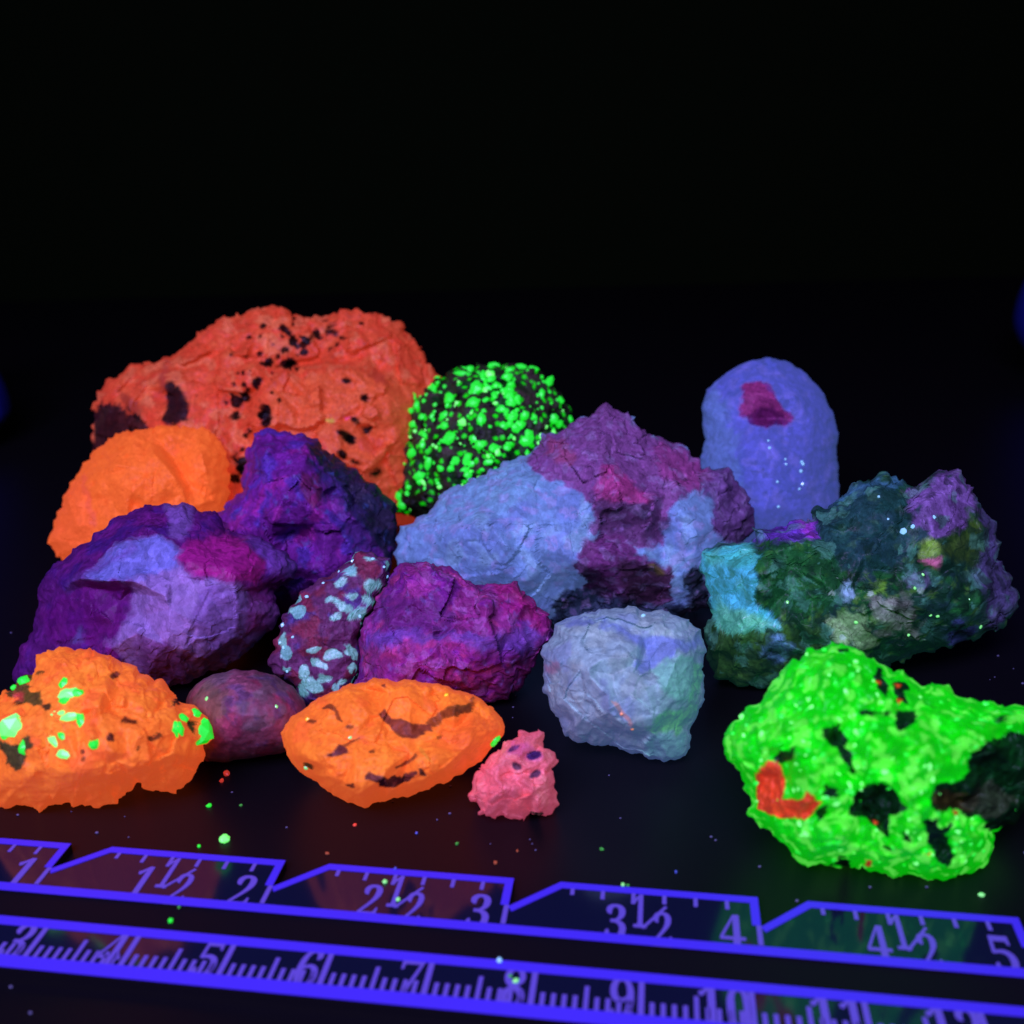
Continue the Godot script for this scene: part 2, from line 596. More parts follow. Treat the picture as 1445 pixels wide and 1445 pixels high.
# ------------------------------------------------------------------ the ruler
func flat(st: SurfaceTool, poly: PackedVector2Array, y0: float, y1: float) -> void:   # a thin sheet of that outline, in the ruler's own cm
	var tri := Geometry2D.triangulate_polygon(poly)
	for k in range(0, tri.size(), 3):
		var a := poly[tri[k]]; var b := poly[tri[k + 1]]; var c := poly[tri[k + 2]]
		if (b - a).cross(c - a) < 0.0:
			var s := b; b = c; c = s
		for p in [a, b, c]: st.set_normal(Vector3.UP); st.add_vertex(Vector3(p.x, y1, p.y) * 0.01)
	for k in poly.size():
		var a := poly[k]; var b := poly[(k + 1) % poly.size()]
		var n := Vector3((b - a).y, 0, -(b - a).x).normalized()
		for v in [Vector3(a.x, y0, a.y), Vector3(b.x, y0, b.y), Vector3(a.x, y1, a.y), Vector3(b.x, y0, b.y), Vector3(b.x, y1, b.y), Vector3(a.x, y1, a.y)]:
			st.set_normal(n); st.add_vertex(v * 0.01)

func bar(st: SurfaceTool, a: Vector2, b: Vector2, w: float, y0: float, y1: float) -> void:
	var n := (b - a).normalized().orthogonal() * w * 0.5
	flat(st, PackedVector2Array([a + n, b + n, b - n, a - n]), y0, y1)

func lettering(called: String, text: String, at: Vector2, high: float, root: Node3D, m: Material, y: float, wide := 1.0) -> void:
	var t := TextMesh.new()
	var f := SystemFont.new()
	f.font_names = PackedStringArray(["Droid Serif"])
	f.font_weight = 700
	t.font = f
	t.text = text
	t.font_size = 64
	t.pixel_size = high * 0.01 / 74.0
	t.depth = 0.00004
	t.curve_step = 2.0
	var o := put(called, t, m, root)
	o.rotation = Vector3(-PI / 2, 0, 0)
	o.scale = Vector3(wide, 1, 1)
	o.position = Vector3(at.x * 0.01, y * 0.01, at.y * 0.01)

func sheet() -> SurfaceTool:
	var st := SurfaceTool.new()
	st.begin(Mesh.PRIMITIVE_TRIANGLES)
	return st

func ruler() -> void:
	var high := 0.12
	var s := 1.0 - high * 0.01 / CAM_H     # the print lies this much nearer the eye than the table does
	var yaw := 0.14923
	var root := Node3D.new()
	root.name = "ruler"
	add_child(root, true)
	var o := Vector3(-0.0761165, CAM_H, -0.0997583) * s
	root.position = Vector3(o.x, 0, o.z)
	root.rotation.y = -yaw
	tag(root, "black glossy ruler with inch and centimetre scales, lamp violet painted into the white print, in front of the stones", "ruler")
	var v := [0.0, 0.42 * s, 0.735 * s, 1.205 * s, 1.715 * s]
	var inch := 2.54 * s
	var cm := s
	var ink := plain_mat("violet ruler print", Color(0.066, 0.038, 0.56), 0.5, 0.3)  # white print, with the lamp's violet put into its colour
	var faint := plain_mat("worn violet ruler print", Color(0.13, 0.10, 0.40), 0.55, 0.3)  # paler marks of the same white print, lamp violet in the colour
	var gloss := plain_mat("glossy black ruler face", Color(0.005, 0.008, 0.022), 0.12, 0.6)
	var matt := plain_mat("black ruler body", Color(0.004, 0.004, 0.005), 0.6, 0.2)
	# body and the two glossy faces, with the stepped far edge
	var edge := PackedVector2Array()
	for k in range(0, 6):
		edge.append(Vector2(k * inch + 0.01, v[1]))
		edge.append(Vector2(k * inch + 0.5 * s, 0.0))
		edge.append(Vector2((k + 1) * inch, 0.0))
		edge.append(Vector2((k + 1) * inch, v[1]))
	var body := edge.duplicate()
	body.append(Vector2(6 * inch, 1.80 * s)); body.append(Vector2(0.0, 1.80 * s))
	var st := sheet(); flat(st, body, 0.0, 0.10); put("ruler_body", st.commit(), matt, root)
	var face := edge.duplicate()
	face.append(Vector2(6 * inch, v[2])); face.append(Vector2(0.0, v[2]))
	st = sheet(); flat(st, face, 0.10, 0.113); put("inch_face", st.commit(), gloss, root)
	st = sheet(); flat(st, PackedVector2Array([Vector2(0, v[3]), Vector2(6 * inch, v[3]), Vector2(6 * inch, v[4]), Vector2(0, v[4])]), 0.10, 0.113)
	put("centimetre_face", st.commit(), gloss, root)
	# printed borders
	var y0 := 0.1135; var y1 := 0.12
	var w := 0.086 * s
	for k in range(0, 6):
		st = sheet()
		var a := k * inch; var e := (k + 1) * inch
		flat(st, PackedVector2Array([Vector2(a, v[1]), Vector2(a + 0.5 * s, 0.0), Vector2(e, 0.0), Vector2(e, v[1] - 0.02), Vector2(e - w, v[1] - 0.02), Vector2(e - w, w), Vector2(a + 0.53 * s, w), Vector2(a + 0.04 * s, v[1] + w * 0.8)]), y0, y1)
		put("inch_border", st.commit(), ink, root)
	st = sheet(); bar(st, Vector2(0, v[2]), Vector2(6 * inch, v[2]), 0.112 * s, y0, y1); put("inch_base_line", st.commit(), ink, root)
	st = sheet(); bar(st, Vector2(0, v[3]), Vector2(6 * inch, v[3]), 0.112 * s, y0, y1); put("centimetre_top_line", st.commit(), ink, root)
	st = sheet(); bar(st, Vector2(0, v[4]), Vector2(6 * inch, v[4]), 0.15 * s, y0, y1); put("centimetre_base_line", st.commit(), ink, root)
	# printed marks
	st = sheet()
	for k in range(1, 7):
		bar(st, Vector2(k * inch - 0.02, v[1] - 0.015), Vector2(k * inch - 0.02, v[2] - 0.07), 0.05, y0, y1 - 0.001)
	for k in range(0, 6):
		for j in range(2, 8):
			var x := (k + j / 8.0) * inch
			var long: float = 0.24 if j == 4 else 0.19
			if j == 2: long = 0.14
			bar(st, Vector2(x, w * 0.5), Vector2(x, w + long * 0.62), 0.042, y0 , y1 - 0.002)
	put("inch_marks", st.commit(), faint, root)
	st = sheet()
	for k in range(2, 16):
		for j in 10:
			var x := (k + j * 0.1) * cm
			var long: float = 0.51 if j == 0 else 0.37 if j == 5 else 0.25
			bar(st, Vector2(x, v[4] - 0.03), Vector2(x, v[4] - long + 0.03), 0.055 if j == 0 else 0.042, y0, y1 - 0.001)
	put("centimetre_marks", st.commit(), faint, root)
	for k in range(1, 6):
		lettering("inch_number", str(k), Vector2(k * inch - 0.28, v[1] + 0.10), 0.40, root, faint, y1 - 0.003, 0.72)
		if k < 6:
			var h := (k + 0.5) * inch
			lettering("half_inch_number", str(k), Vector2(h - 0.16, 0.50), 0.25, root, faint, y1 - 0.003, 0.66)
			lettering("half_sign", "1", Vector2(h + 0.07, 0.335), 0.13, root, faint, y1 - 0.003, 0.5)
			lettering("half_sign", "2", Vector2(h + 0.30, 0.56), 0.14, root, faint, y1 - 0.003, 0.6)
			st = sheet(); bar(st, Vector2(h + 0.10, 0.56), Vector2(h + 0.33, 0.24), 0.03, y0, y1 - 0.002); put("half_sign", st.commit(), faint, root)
	for k in range(2, 13):
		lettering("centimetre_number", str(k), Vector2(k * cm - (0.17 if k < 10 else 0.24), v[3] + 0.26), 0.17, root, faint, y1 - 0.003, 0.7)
# ------------------------------------------------------------------ the stones, back to front
func specimens() -> void:
	var o: Dictionary
	var dark := T(28, 16, 34)
	var black := T(8, 5, 12)
	# large red-orange calcite block with black inclusions
	var red := T(226, 66, 50)
	o = {name = "orange_calcite_block", label = "large red-orange glowing rock with black specks, biggest and rearmost of the pile", category = "rock", group = "orange glowing rocks",
		outline = V([131,600,131,575,140,553,160,532,190,515,225,507,258,495,265,482,285,466,310,450,350,443,362,434,390,433,412,440,428,448,455,446,473,446,480,438,500,436,520,440,545,450,568,459,580,472,592,490,600,508,612,520,625,535,640,560,645,620,628,690,595,738,500,752,400,752,300,745,200,725,150,685,133,640]),
		foot = Vector2(420, 752), front = 2.0, back = 1.6, round = 5.0, rim = 0.35, mid = Vector2(400, 590), segs = 440, rings = 130, ragged = 0.07, facets = [120, 0.10],
		ridges = [[395,512,0.42],[400,522,0.80],[372,540,0.74],[480,512,0.40],[485,522,0.84],[440,512,0.40],[440,522,0.82],[500,462,0.36],[508,475,0.52],[540,462,0.34],[548,478,0.54],[560,500,0.50],[470,500,0.44],[385,600,0.92],[535,522,0.52],[540,540,0.84],[560,620,0.85],[480,640,1.0],[360,470,0.45],[430,470,0.40],[520,470,0.42],[520,500,0.52],[545,480,0.50],[580,500,0.40],[260,560,0.62],[300,530,0.50],[180,560,0.5],[220,620,0.72],[330,620,0.8],[242,560,0.5],[280,610,0.75],[160,590,0.45],[350,560,0.62],[320,500,0.5],[470,480,0.34],[340,700,0.8],[500,700,0.9],[440,560,0.92]],
		soft = 0, bumps = [0.06, 0.9, 0.04, 3.2, 0.06, 2.2, 0.30, 1.4], color = red,
		paint = [["n", T(246, 86, 62), 1.6, 0.0, 0.5, 0.8], ["n", T(180, 45, 42), 2.4, 0.15, 0.5, 0.7], ["g", 3.0, 0.22], ["c", 4.0, 0.55, T(255, 120, 100), 0.5], ["n", T(120, 50, 40), 5.0, 0.28, 0.5, 0.7],
			patch(V([380,545,480,520,545,528,610,545,640,600,610,700,560,700,500,660,440,612,380,608]), T(248, 88, 58), 0.7, -1, 5.0, 3.0),
			patch(V([131,575,150,570,168,572,200,590,212,602,205,640,131,640]), dark, 0.92, 1, 8.0, 1.0), patch(V([165,550,180,556,200,585,196,596,178,575]), dark, 0.8, -1, 6.0, 1.0),
			patch(V([234,545,246,538,255,548,262,560,268,580,266,596,235,600,228,585,238,565]), dark, 0.95, 1, 6.0, 1.0), patch(V([224,540,232,505,240,508,232,550,228,570]), T(110, 40, 60), 0.8, -1, 5.0, 1.0),
			["s", 4.2, 0.26, black, 0.9, 2, V([320,500,350,465,400,445,470,455,500,480,450,510,400,540,380,600,350,680,320,690,335,620,315,560])],
			["s", 1.7, 0.24, black, 0.95, 2, V([330,500,345,478,390,462,440,455,455,480,440,520,400,540,380,560,376,610,345,690,320,690,330,620,312,575,318,545])],
			["s", 2.8, 0.27, black, 0.9, 2, V([338,520,370,480,430,470,440,500,420,530,370,535])]]}
	var A := []
	for k in [[488,537,5,5,0.0],[515,561,6,5,0.4],[502,593,7,4,0.6],[518,606,8,5,-0.3],[487,614,14,5,0.6],[495,620,8,5,0.7],[484,641,9,5,0.9],[500,651,5,3,0.3],[531,667,9,4,-0.4],[508,455,4,2,0.0],[463,466,6,5,0.3],[473,470,4,5,0.0],[484,476,6,3,0.0],[404,515,10,6,0.3],[376,588,8,16,0.1],[372,460,4,3,0.0],[414,481,6,6,0.0],[428,497,6,5,0.0],[378,511,6,8,0.5],[362,540,7,8,0.3],[346,560,8,6,0.8],[331,586,7,6,0.0],[351,680,8,7,0.0],[342,655,9,11,0.3],[331,676,7,6,0.0],[407,470,5,4,0.0]]:
		o.paint.append(spot(k[0], k[1], k[2] * 1.1, k[3] * 1.1, black, 0.97, 2, 3.0, 0.8, k[4]))
	o.paint.append(spot(535, 534, 18, 6, T(120, 40, 45), 0.8, -1, 8.0, 1.0, 0.4))
	o.paint.append(spot(520, 625, 18, 12, T(165, 55, 55), 0.7, -1, 8.0, 2.0, 0.4))
	o.paint.append(spot(463, 592, 8, 4, T(120, 190, 70), 0.7, -1, 5.0, 1.0))
	o.paint.append(spot(489, 589, 6, 3, T(220, 70, 200), 0.8, -1, 4.0, 1.0))
	o.parts = [["calcite", M.red], ["dark_matrix", M.stone], ["black_inclusion", M.dark]]
	specimen(o)
	# dark rock with green grains
	o = {name = "green_speckled_rock", label = "dark rock covered in small bright green glowing grains, behind the pale white boulder", category = "rock",
		outline = V([577,598,577,578,591,556,616,536,638,522,668,517,696,514,725,513,755,516,775,534,794,562,806,585,808,610,790,680,750,730,700,765,655,770,605,738,580,727,559,724,563,686,569,628]),
		foot = Vector2(680, 772), front = 1.6, back = 1.4, round = 4.0, rim = 0.5, mid = Vector2(680, 630), segs = 420, rings = 120, ragged = 0.06,
		ridges = [[668,575,0.85],[600,640,0.75],[700,640,1.0],[740,590,0.85],[640,690,0.85],[590,705,0.6],[755,640,0.85],[612,690,0.55]],
		bumps = [0.16, 1.0, 0.05, 3.5, 0.10, 1.8, 0.04, 2.0], color = T(44, 48, 48),
		paint = [["n", T(62, 46, 62), 1.5, 0.0, 0.4, 0.9], ["n", T(16, 60, 34), 1.1, 0.05, 0.4, 0.8], ["g", 3.5, 0.3], ["n", T(8, 8, 14), 2.2, 0.2, 0.45, 0.9], ["s", 5.5, 0.30, T(20, 220, 24), 1.0, 1, V([560,720,575,560,640,515,760,505,815,590,800,640,700,690,620,695,575,735])],
			patch(V([560,690,615,690,612,735,560,735]), T(14, 18, 16), 0.8, -1, 6.0, 2.0)]}
	o.parts = [["matrix", M.dark], ["green_speckle", M.green]]
	specimen(o)
	for k in [[653,528,13,5,-0.3],[672,549,10,12,0],[635,564,9,9,0.5],[588,572,5,7,0],[596,589,6,6,0],[627,586,7,6,0.6],[627,601,7,6,0],[635,618,12,8,0.4],[668,569,10,9,0],[679,592,8,10,0],[693,536,8,6,0.5],[718,558,8,9,0],[707,578,8,6,0],[711,601,7,6,0],[722,590,6,5,0],[740,586,7,7,0],[743,622,11,10,0],[582,639,9,7,0.6],[605,652,6,13,-0.3],[592,672,9,8,0],[596,628,6,7,0],[677,628,9,7,0.3],[697,633,8,7,0],[715,632,7,6,0],[643,650,6,7,0],[636,661,6,5,0],[665,655,7,5,0],[689,652,8,5,0.3],[660,670,7,6,0],[681,530,5,8,0],[697,516,10,5,0],[735,518,10,5,0],[752,521,9,5,0.2],[774,540,6,13,-0.4],[790,565,6,6,0],[804,592,5,5,0],[780,592,9,8,0.4],[788,598,7,7,0],[718,552,8,9,0],[764,556,5,9,0],[575,596,5,8,0],[572,618,4,8,0],[568,645,4,8,0],[566,668,4,8,0],[564,700,6,8,0],[568,712,7,8,0],[612,548,5,8,0.4],[617,535,5,5,0],[583,561,5,7,0],[727,604,8,8,0],[735,600,7,7,0],[757,640,5,4,0],[700,545,6,7,0],[690,548,6,5,0],[722,570,8,6,0],[745,612,8,6,0]]:
		crystal(o, "green_grain", k[0], k[1], k[2] * 1.05, k[3] * 1.05, M.grain, k[4])
	for k in 330:
		if o.root.get_child_count() >= 290: break
		var p := Vector2(rng.randf_range(562, 806), rng.randf_range(516, 735))
		if not Geometry2D.is_point_in_polygon(p, o.outline): continue
		if p.y > 690 and p.x > 580: continue
		if p.distance_to(Vector2(742, 548)) < 18: continue
		var s := rng.randf_range(1.4, 4.0) if k % 5 else rng.randf_range(4.0, 6.5)
		crystal(o, "green_grain", p.x, p.y, s * rng.randf_range(0.8, 1.7), s, M.grain if k % 4 else M.pale, rng.randf() * 3.0)
	# smooth orange rock, left
	o = {name = "orange_calcite_rock", label = "smooth bright orange glowing rock with a notch, left, leaning before the big red-orange block", category = "rock", group = "orange glowing rocks",
		outline = V([68,763,75,750,79,738,86,712,94,691,103,677,119,655,141,628,166,611,205,604,244,601,285,604,305,614,318,633,324,669,323,700,316,730,305,790,250,820,150,820,100,800,78,782]),
		foot = Vector2(180, 822), front = 1.5, back = 1.2, round = 4.5, rim = 0.45, mid = Vector2(200, 700), segs = 320, rings = 90, ragged = 0.05,
		ridges = [[194,616,0.72],[216,639,0.88],[232,655,0.95],[244,669,0.95],[258,692,0.9],[226,628,0.46],[244,648,0.44],[256,666,0.50],[266,684,0.6],[262,640,0.5],[285,640,0.72],[290,665,0.78],[313,683,0.6],[161,655,0.98],[133,669,0.85],[180,703,0.98],[188,712,0.84],[230,690,0.98],[255,697,0.86],[124,680,0.70],[127,705,0.66],[97,712,0.78],[110,740,0.8],[85,755,0.62],[180,740,0.9],[300,705,0.62],[240,740,0.9]],
		soft = 0, facets = [50, 0.07], bumps = [0.04, 0.8, 0.025, 3.0, 0.02, 2.0, 0.05, 1.2], color = T(252, 92, 42),
		paint = [["n", T(255, 88, 46), 1.3, 0.05, 0.45, 0.9], ["g", 2.0, 0.07], ["n", T(200, 70, 30), 3.0, 0.3, 0.55, 0.6],
			patch(V([68,763,94,691,120,668,128,690,135,740,120,790,75,785]), T(240, 80, 55), 0.8, -1, 8.0, 2.0),
			patch(V([113,672,122,670,134,720,138,745,128,740,122,705]), T(150, 55, 70), 0.6, -1, 5.0, 1.5),
			patch(V([222,630,250,615,262,625,245,640,250,668,238,655]), T(150, 60, 25), 0.5, -1, 6.0, 3.0)]}  # hollow beside the ridge, its shadow painted dark
	o.parts = [["calcite", M.orange]]
	specimen(o)
	# tall violet quartz
	o = {name = "violet_quartz_column", label = "tall rounded blue-violet translucent stone with a red hollow near its top", category = "rock",
		outline = V([989,648,994,621,992,594,990,571,997,550,1020,530,1044,514,1071,506,1094,505,1118,514,1141,530,1161,554,1175,584,1183,611,1181,634,1183,668,1184,695,1184,760,1160,795,1090,806,1020,795,990,750]),
		foot = Vector2(1090, 806), front = 1.3, back = 1.3, round = 3.0, rim = 0.5, mid = Vector2(1088, 650), segs = 280, rings = 80, ragged = 0.02, soft = 2,
		ridges = [[1088,560,0.8],[1070,555,0.85],[1082,592,0.48],[1062,592,0.62],[1105,592,0.56],[1085,604,0.86],[1066,560,0.8],[1120,560,0.8],[1040,560,0.72],[1060,650,1.0],[1100,640,0.98],[1150,600,0.75],[1140,680,0.85],[1020,640,0.75],[1080,720,0.98],[1125,720,0.8]],
		facets = [30, 0.03], bumps = [0.03, 0.9, 0.008, 4.0, 0.012, 4.5, 0.0, 2.5], color = T(74, 66, 202),
		paint = [["n", T(62, 60, 190), 1.2, 0.0, 0.4, 0.8], ["n", T(98, 84, 220), 2.2, 0.1, 0.5, 0.8],
			patch(V([985,560,1010,545,1030,580,1040,640,1050,720,1040,790,985,790]), T(84, 104, 200), 0.75, -1, 14.0, 8.0),  # left side painted lighter, as the lamp falls on it
			patch(V([1048,548,1066,534,1082,542,1092,560,1112,582,1118,596,1070,600,1046,588,1042,570]), T(150, 44, 124), 0.85, 1, 6.0, 3.0),
			patch(V([1052,588,1070,578,1090,576,1108,588,1114,597,1070,602,1056,598]), T(90, 24, 110), 0.8, 1, 4.0, 2.0),
			["s", 1.7, 0.13, T(130, 200, 235), 0.9, -1, V([1075,600,1140,630,1138,690,1090,730,1060,720,1070,650])]]}
	o.parts = [["quartz", M.waxy], ["red_hollow", M.stone]]
	specimen(o)
	for k in [[1131,652,3],[1133,655,2.6],[1130,665,2.8],[1132,683,3],[1108,648,2],[1109,655,2],[1084,622,2],[1086,632,2.4],[1098,715,2.4],[1128,690,2],[1097,680,2]]:
		crystal(o, "glint_crystal", k[0], k[1], k[2], k[2], M.glint, rng.randf() * 3.0)
	# purple rock behind the big purple one
	o = {name = "purple_rock", label = "deep purple rock with a dark grey-green right face, in front of the big red-orange block", category = "rock", group = "purple and white rocks",
		outline = V([341,691,349,641,357,613,361,611,375,607,411,610,433,611,450,622,466,641,494,661,527,683,555,705,562,735,557,777,548,820,520,862,420,866,330,856,300,790,303,728,325,706]),
		foot = Vector2(430, 868), front = 1.6, back = 1.2, round = 4.0, rim = 0.5, mid = Vector2(430, 735), segs = 300, rings = 90, ragged = 0.05,
		ridges = [[375,640,0.86],[433,640,0.8],[400,700,1.0],[385,735,0.98],[400,748,0.8],[440,720,0.95],[330,745,0.72],[480,685,0.6],[525,720,0.52],[468,740,0.9],[430,758,0.5],[412,752,0.55],[455,790,0.85],[500,780,0.72],[430,800,0.85],[540,770,0.5],[445,690,0.86],[350,700,0.8]],
		soft = 0, facets = [80, 0.12], bumps = [0.06, 1.0, 0.025, 3.0, 0.03, 2.2, 0.16, 1.6], color = T(104, 30, 160),
		paint = [["n", T(140, 34, 170), 1.3, 0.0, 0.35, 0.9], ["n", T(78, 46, 190), 1.6, 0.1, 0.4, 0.8], ["g", 2.5, 0.15],
			patch(V([440,612,470,630,560,700,566,770,545,790,525,760,500,735,480,700,455,665,435,640]), T(32, 34, 66), 0.92, 1, 10.0, 5.0),
			patch(V([425,665,450,668,460,690,455,712,440,720,420,690]), T(100, 28, 80), 0.7, -1, 8.0, 3.0),
			patch(V([440,655,490,690,530,760,520,790,490,760,455,700]), T(60, 40, 140), 0.6, -1, 12.0, 5.0),
			["s", 1.9, 0.14, T(220, 70, 120), 0.8, -1, V([470,700,500,720,545,800,530,815,500,770])],
			["n", T(70, 90, 210), 3.0, 0.36, 0.6, 0.4]]}
	o.parts = [["quartz", M.stone], ["grey_face", M.dark]]
	specimen(o)
	# white and pink boulder in the middle
	o = {name = "white_and_pink_boulder", label = "largest pale blue-white rock with a pink crystalline upper right half, centre of the pile", category = "rock",
		outline = V([557,792,560,760,563,744,588,733,605,724,616,700,649,683,682,666,710,652,735,645,750,642,769,615,808,598,819,590,841,579,855,569,872,576,894,592,921,615,944,620,966,631,977,645,993,659,1007,662,1027,659,1040,670,1043,689,1060,703,1065,725,1060,755,1045,790,1010,850,950,876,860,880,790,876,700,872,600,840]),
		foot = Vector2(820, 880), front = 1.7, back = 1.4, round = 4.5, rim = 0.42, mid = Vector2(800, 745), segs = 460, rings = 120, ragged = 0.06,
		ridges = [[690,740,0.95],[720,690,0.72],[630,760,0.72],[640,720,0.62],[760,790,0.88],[735,820,0.82],[780,740,0.84],[788,700,0.72],[775,665,0.60],[800,690,0.68],[855,602,0.50],[800,635,0.58],[830,660,0.74],[850,645,0.72],[862,662,0.92],[880,690,0.98],[905,702,0.9],[840,690,0.85],[835,720,0.88],[845,745,0.78],[880,745,0.66],[930,760,0.56],[940,700,0.66],[900,640,0.58],[960,650,0.5],[850,760,0.72],[832,772,0.82],[828,800,0.88],[860,775,0.95],[900,790,0.85],[940,812,0.7],[885,830,0.62],[950,735,0.78],[960,720,0.82],[985,740,0.84],[975,790,0.85],[1000,810,0.8],[1030,680,0.62],[1020,700,0.55],[1033,712,0.36],[1050,720,0.55],[1020,740,0.7],[800,830,0.5],[850,845,0.26],[910,850,0.3],[960,850,0.5],[700,800,0.92]],
		soft = 0, facets = [110, 0.08], bumps = [0.05, 0.9, 0.008, 3.5, 0.018, 2.6, 0.10, 1.6], color = T(98, 124, 210),
		paint = [["n", T(92, 108, 202), 0.9, -0.1, 0.3, 0.9], ["n", T(116, 146, 216), 1.3, 0.1, 0.45, 0.8],
			patch(V([600,720,690,655,740,645,770,670,720,720,640,745]), T(100, 142, 206), 0.55, -1, 16.0, 10.0),
			patch(V([740,650,769,612,810,595,855,562,930,615,985,640,1010,665,990,690,955,710,930,740,935,768,900,772,850,752,830,745,842,715,818,690,790,680,760,668]), T(124, 66, 160), 0.95, 1, 9.0, 2.5),
			patch(V([1000,655,1030,652,1075,700,1070,760,1035,770,1005,745,1010,700,995,690]), T(104, 58, 150), 0.9, 1, 8.0, 3.0),
			patch(V([838,690,855,655,870,658,900,690,925,702,900,712,880,708,850,705]), T(168, 52, 150), 0.75, 1, 6.0, 3.0),
			patch(V([770,615,795,618,812,640,808,660,790,655,770,640]), T(150, 60, 110), 0.5, 1, 8.0, 3.0),
			patch(V([925,625,975,640,1000,665,990,695,955,690,930,665]), T(150, 58, 156), 0.6, 1, 9.0, 5.0),
			patch(V([845,715,900,712,950,730,930,765,900,770,850,750]), T(78, 44, 108), 0.8, 1, 8.0, 4.0),  # lower face darkened, shade painted into the pink
			patch(V([820,765,850,752,880,760,915,790,945,800,948,850,880,850,830,830,812,800]), T(112, 42, 134), 0.92, 1, 8.0, 3.0),
			patch(V([870,790,945,800,948,850,880,850]), T(64, 38, 74), 0.8, 1, 8.0, 5.0),  # lower block darkened too, shade in its colour
			patch(V([915,795,935,800,938,812,918,808]), T(110, 90, 60), 0.8, 1, 6.0, 2.0),
			patch(V([775,860,800,830,840,826,890,846,960,852,990,870,950,890,790,890]), T(26, 30, 58), 0.85, 1, 8.0, 4.0),  # undercut foot, its shade painted into the colour
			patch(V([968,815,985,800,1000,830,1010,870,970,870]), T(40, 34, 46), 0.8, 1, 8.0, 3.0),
			["n", T(130, 100, 206), 4.0, 0.26, 0.6, 0.35], ["g", 5.0, 0.14], ["c", 7.0, 0.62, T(150, 120, 220), 0.35]]}
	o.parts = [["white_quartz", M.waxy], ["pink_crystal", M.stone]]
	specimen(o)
	grey_green_rock()
	# big purple rock, left
	o = {name = "large_purple_and_lilac_rock", label = "large purple rock with a lilac white face and a magenta oval, left front", category = "rock", group = "purple and white rocks",
		outline = V([18,957,24,927,45,888,54,856,54,826,65,805,89,787,128,760,161,734,190,719,208,714,226,714,259,708,277,717,306,724,318,744,336,753,360,757,381,766,400,776,417,790,421,802,408,820,390,832,390,850,393,870,378,894,357,915,321,939,283,954,259,966,208,972,100,976,30,972]),
		foot = Vector2(200, 978), front = 1.5, back = 1.6, round = 4.0, rim = 0.42, mid = Vector2(225, 840), segs = 420, rings = 120, ragged = 0.035,
		ridges = [[115,816,0.9],[150,820,0.95],[186,820,0.98],[118,828,0.62],[150,832,0.62],[182,836,0.66],[160,880,0.7],[172,905,0.84],[80,870,0.5],[120,900,0.58],[60,920,0.4],[170,770,0.80],[225,757,0.7],[200,735,0.5],[120,790,0.7],[130,775,0.6],[262,790,0.9],[210,830,1.0],[240,860,1.0],[280,880,0.95],[248,780,0.78],[262,800,0.92],[330,815,0.86],[375,790,0.6],[350,775,0.7],[310,765,0.62],[320,800,0.88],[340,860,0.78],[290,930,0.8],[220,925,0.95],[330,900,0.74],[260,738,0.5],[290,742,0.46]],
		soft = 0, facets = [70, 0.06], bumps = [0.04, 0.8, 0.012, 3.0, 0.01, 2.0, 0.05, 1.4], color = T(82, 24, 126),
		paint = [["n", T(64, 26, 140), 1.2, 0.0, 0.4, 0.8], ["n", T(104, 28, 140), 1.8, 0.1, 0.45, 0.7],
			patch(crop(0, 680, 3.36, [390,470,560,300,760,262,870,330,850,400,940,455,1100,470,1200,560,1345,600,1340,720,1130,900,900,985,690,965,520,780,560,700,620,620,640,480]), T(132, 100, 210), 0.95, 1, 7.0, 5.0),
			patch(crop(0, 680, 3.36, [390,470,560,300,760,262,860,330,830,400,700,430,640,480]), T(98, 98, 224), 0.85, 1, 8.0, 4.0),
			patch(crop(0, 680, 3.36, [920,600,960,500,1080,490,1200,560,1230,700,1080,850,950,880,980,760,900,680]), T(108, 74, 184), 0.7, 1, 8.0, 3.0),
			patch(crop(0, 680, 3.36, [620,760,760,740,900,860,900,960,700,960]), T(92, 46, 140), 0.75, 1, 12.0, 6.0),
			patch(crop(0, 680, 3.36, [1180,500,1300,520,1345,600,1340,700,1280,720,1180,700,1160,600]), T(128, 44, 158), 0.7, 1, 10.0, 5.0),
			patch(crop(0, 680, 3.36, [830,370,900,280,1040,245,1150,275,1270,370,1225,490,1100,470,930,440]), T(150, 28, 148), 0.92, -1, 6.0, 5.0),
			patch(crop(0, 680, 3.36, [1150,255,1280,280,1430,390,1400,460,1280,440,1260,370]), T(108, 60, 190), 0.8, 1, 6.0, 5.0),
			patch(crop(0, 680, 3.36, [370,478,625,478,612,590,545,700,480,760,390,770,250,780,180,640,300,530]), T(84, 16, 118), 0.7, -1, 7.0, 5.0),
			patch(crop(0, 680, 3.36, [330,770,380,700,405,700,390,760]), T(80, 70, 170), 0.7, -1, 6.0, 4.0),
			patch(crop(0, 680, 3.36, [760,90,940,90,910,180,880,270,810,260,800,170]), T(108, 70, 180), 0.9, 1, 5.0, 4.0),
			patch(crop(0, 680, 3.36, [300,500,330,470,640,290,650,310,400,470,330,520]), T(100, 60, 180), 0.6, -1, 5.0, 4.0)]}
	o.parts = [["purple_quartz", M.smooth], ["lilac_quartz", M.smooth]]
	specimen(o)
